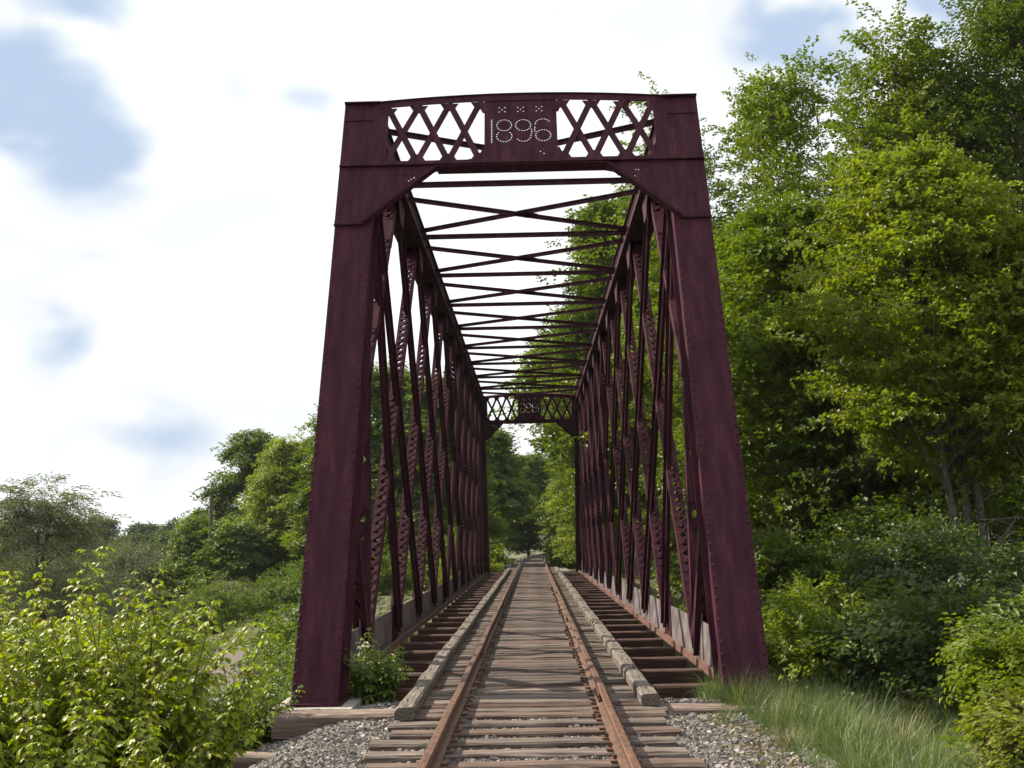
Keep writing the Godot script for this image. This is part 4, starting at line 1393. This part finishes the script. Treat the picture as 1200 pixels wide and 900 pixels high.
	for i in 15000:
		var z := -pow(rng.randf(), 1.5) * 130.0 - 5.0
		var x := rng.randf_range(-34, 24)
		if i > 12000:
			z = -rng.randf_range(13, 36)
			x = -rng.randf_range(3.5, 14)
		var e := absf(x - track_x(-z))
		if e < 2.9 or (-z < 58 and -z > 12.6 and absf(x) < 3.4) or (x > 0 and -z < 13 and x < 3.4):
			continue
		if x < 0 and -z < 13 and x > -3.0:
			continue
		if absf(x - path_x(-z)) < .62 + .4 * noise.get_noise_2d(x * 5, z * 5) and -z > 18.5 and -z < 32.5:
			continue
		var y := ground_y(x, z)
		if y < -4.4: continue
		var s := rng.randf_range(.35, .8) * (1.0 + -z / 90.0)
		where.append(Transform3D(Basis.from_euler(Vector3(rng.randf_range(-.5, .1), rng.randf() * TAU, rng.randf_range(-.3, .3))).scaled_local(Vector3(s, s, s)), Vector3(x, y + .05 + rng.randf() * .25, z)))
		tints.append(vary(G1, G2))
	copies("leaves", maple[0], M.leaf, cover, where, tints)

# a leafless fallen sapling caught in the thicket
func make_dead_wood() -> void:
	rng.seed = 640
	var at := Vector3(6.3, 0, -18.0)
	at.y = ground_y(at.x, at.z)
	var t := thing("dead_sapling", "bare grey dead sapling leaning in the dark thicket under the maples", "dead tree", at)
	var mb := MB.new()
	var tw := MB.new()
	var p := []
	var r := []
	for i in 8:
		var f := i / 7.0
		p.append(Vector3(-.2 + 1.7 * f, 2.9 * f - .5 * f * f, .3 * sin(f * 4.0)))
		r.append(lerpf(.035, .006, f))
	mb.tube(p, r, 6)
	for k in 22:
		var f := rng.randf_range(.25, .98) * 7.0
		var i0 := mini(int(f), 6)
		var b: Vector3 = p[i0].lerp(p[i0 + 1], f - i0)
		var d := Vector3(rng.randf_range(-1, .8), rng.randf_range(-.5, .7), rng.randf_range(-.3, 1)).normalized() * rng.randf_range(.3, .9)
		var e := b + d + Vector3(0, -.12, 0)
		tw.tube([b, b + d * .5, e], [.011, .008, .003], 4)
		for q in 2:
			var g := b.lerp(e, rng.randf_range(.35, .8))
			tw.tube([g, g + Vector3(rng.randf_range(-.3, .3), rng.randf_range(-.2, .3), rng.randf_range(-.2, .3))], [.006, .002], 4)
	part("stem", mb.mesh(), M.bark, t)
	part("twigs", tw.mesh(), M.bark, t)

func make_pole() -> void:
	var x := -22.75
	var z := -80.0
	var y := ground_y(x, z)
	var t := thing("utility_pole", "thin dark utility pole standing beside the ragged poplar", "pole", Vector3(x, y, z))
	var mb := MB.new()
	mb.tube([Vector3.ZERO, Vector3(0, 6, 0), Vector3(0, 4.9 - y, 0)], [.17, .14, .11], 8)
	part("post", mb.mesh(), M.bark, t)

# ------------------------------------------------------------------ sky
func cam_dir(b: Basis, px: float, py: float, f: float) -> Vector3:
	return (b * Vector3((px - 600) / f, -(py - 450) / f, -1)).normalized()

func sky_image(cam: Basis, f: float) -> Image:
	var w := 1280
	var h := 640
	var img := Image.create(w, h, false, Image.FORMAT_RGBF)
	var n1 := FastNoiseLite.new()
	n1.seed = 9
	n1.frequency = 1.3
	n1.fractal_octaves = 5
	# thin places in the cloud, about as the photograph has them
	var thin := []
	for q in [[40, 120, .05, 1.0], [100, 165, .038, .9], [5, 90, .04, .9], [140, 190, .024, .6], [90, 5, .03, 1.0], [70, 360, .026, .6], [120, 335, .026, .6], [165, 355, .024, .6], [85, 392, .018, .6], [930, 20, .042, .8], [990, 25, .042, .8], [1095, 22, .024, 1.1], [1060, 10, .024, .8], [885, 5, .038, .7], [335, 95, .024, .5], [270, 95, .018, .45], [385, 115, .018, .4], [205, 505, .03, .5], [140, 480, .028, .45], [60, 440, .026, .35], [645, 5, .018, .6], [160, 545, .028, .5], [60, 545, .026, .4]]:
		thin.append([cam_dir(cam, q[0], q[1], f), q[2] * 1.15, q[3]])
	for j in h:
		var el := PI / 2 - PI * (j + .5) / h
		for i in w:
			if el < -.12:
				img.set_pixel(i, j, Color(.07, .074, .06))
				continue
			var az := TAU * (i + .5) / w
			var d := Vector3(sin(az) * cos(el), sin(el), -cos(az) * cos(el))
			var q := Vector3(d.x, d.y * 2.2, d.z)
			var c := n1.get_noise_3dv(q * 1.6)
			var c2 := n1.get_noise_3dv(q * 5.0 + Vector3(7, 3, 1))
			var hole := sstep(-.06, -.5, c + .35 * c2) * .30 - .04
			for t in thin:
				var dist: float = d.distance_to(t[0] as Vector3)
				if dist < t[1] * 2.6:
					hole += .9 * t[2] * exp(-dist * dist / (t[1] * t[1])) * (1.0 + .4 * c + 2.8 * c2)
			hole = clampf(hole, 0, 3)
			hole = hole / (1.0 + .75 * hole)
			var white := Color(.575, .588, .592) * (1.0 + .12 * c + .08 * c2)
			var blue := Color(.275, .345, .45)
			var col := white.lerp(blue, sstep(.10, .75, hole))
			img.set_pixel(i, j, col)
	return img

# ------------------------------------------------------------------ all
func _ready() -> void:
	rng.seed = 1896
	noise.seed = 4
	noise.frequency = 0.09
	noise.fractal_octaves = 3
	# camera
	var f := 1321.4
	var basis_ := Basis(Vector3.UP, deg_to_rad(.94)) * Basis(Vector3.RIGHT, deg_to_rad(7.69)) * Basis(Vector3.BACK, deg_to_rad(-1.04))
	var cam := Camera3D.new()
	cam.name = "camera"
	cam.fov = rad_to_deg(2.0 * atan(450.0 / f))
	cam.near = 0.05
	cam.far = 3000.0
	cam.transform = Transform3D(basis_, Vector3(.067, 1.599, 0))
	add_child(cam)
	cam.current = true
	# sky and light
	var env := Environment.new()
	env.background_mode = Environment.BG_SKY
	var sky := Sky.new()
	var sm := PanoramaSkyMaterial.new()
	sm.panorama = ImageTexture.create_from_image(sky_image(basis_, f))
	sky.sky_material = sm
	env.sky = sky
	env.tonemap_mode = Environment.TONE_MAPPER_LINEAR
	env.tonemap_exposure = 1.9
	env.fog_enabled = true
	env.fog_density = 0.00014
	env.fog_light_color = Color(.85, .9, .92)
	env.ssao_enabled = true
	env.ssil_enabled = true
	env.sdfgi_enabled = true
	var we := WorldEnvironment.new()
	we.name = "world_environment"
	we.environment = env
	add_child(we)
	var sun := DirectionalLight3D.new()
	sun.name = "sun"
	sun.light_energy = 1.6
	sun.light_color = Color(1.0, .95, .86)
	sun.light_angular_distance = 0.5
	sun.shadow_enabled = true
	add_child(sun)
	sun.look_at_from_position(Vector3(-1.0, 1.0, -.55) * 50, Vector3.ZERO)

	make_materials()
	make_setting()
	print("setting ", Time.get_ticks_msec())
	make_bridge()
	make_abutments()
	make_track()
	print("bridge ", Time.get_ticks_msec())
	make_plants()
	make_dead_wood()
	make_pole()
	print("plants ", Time.get_ticks_msec())
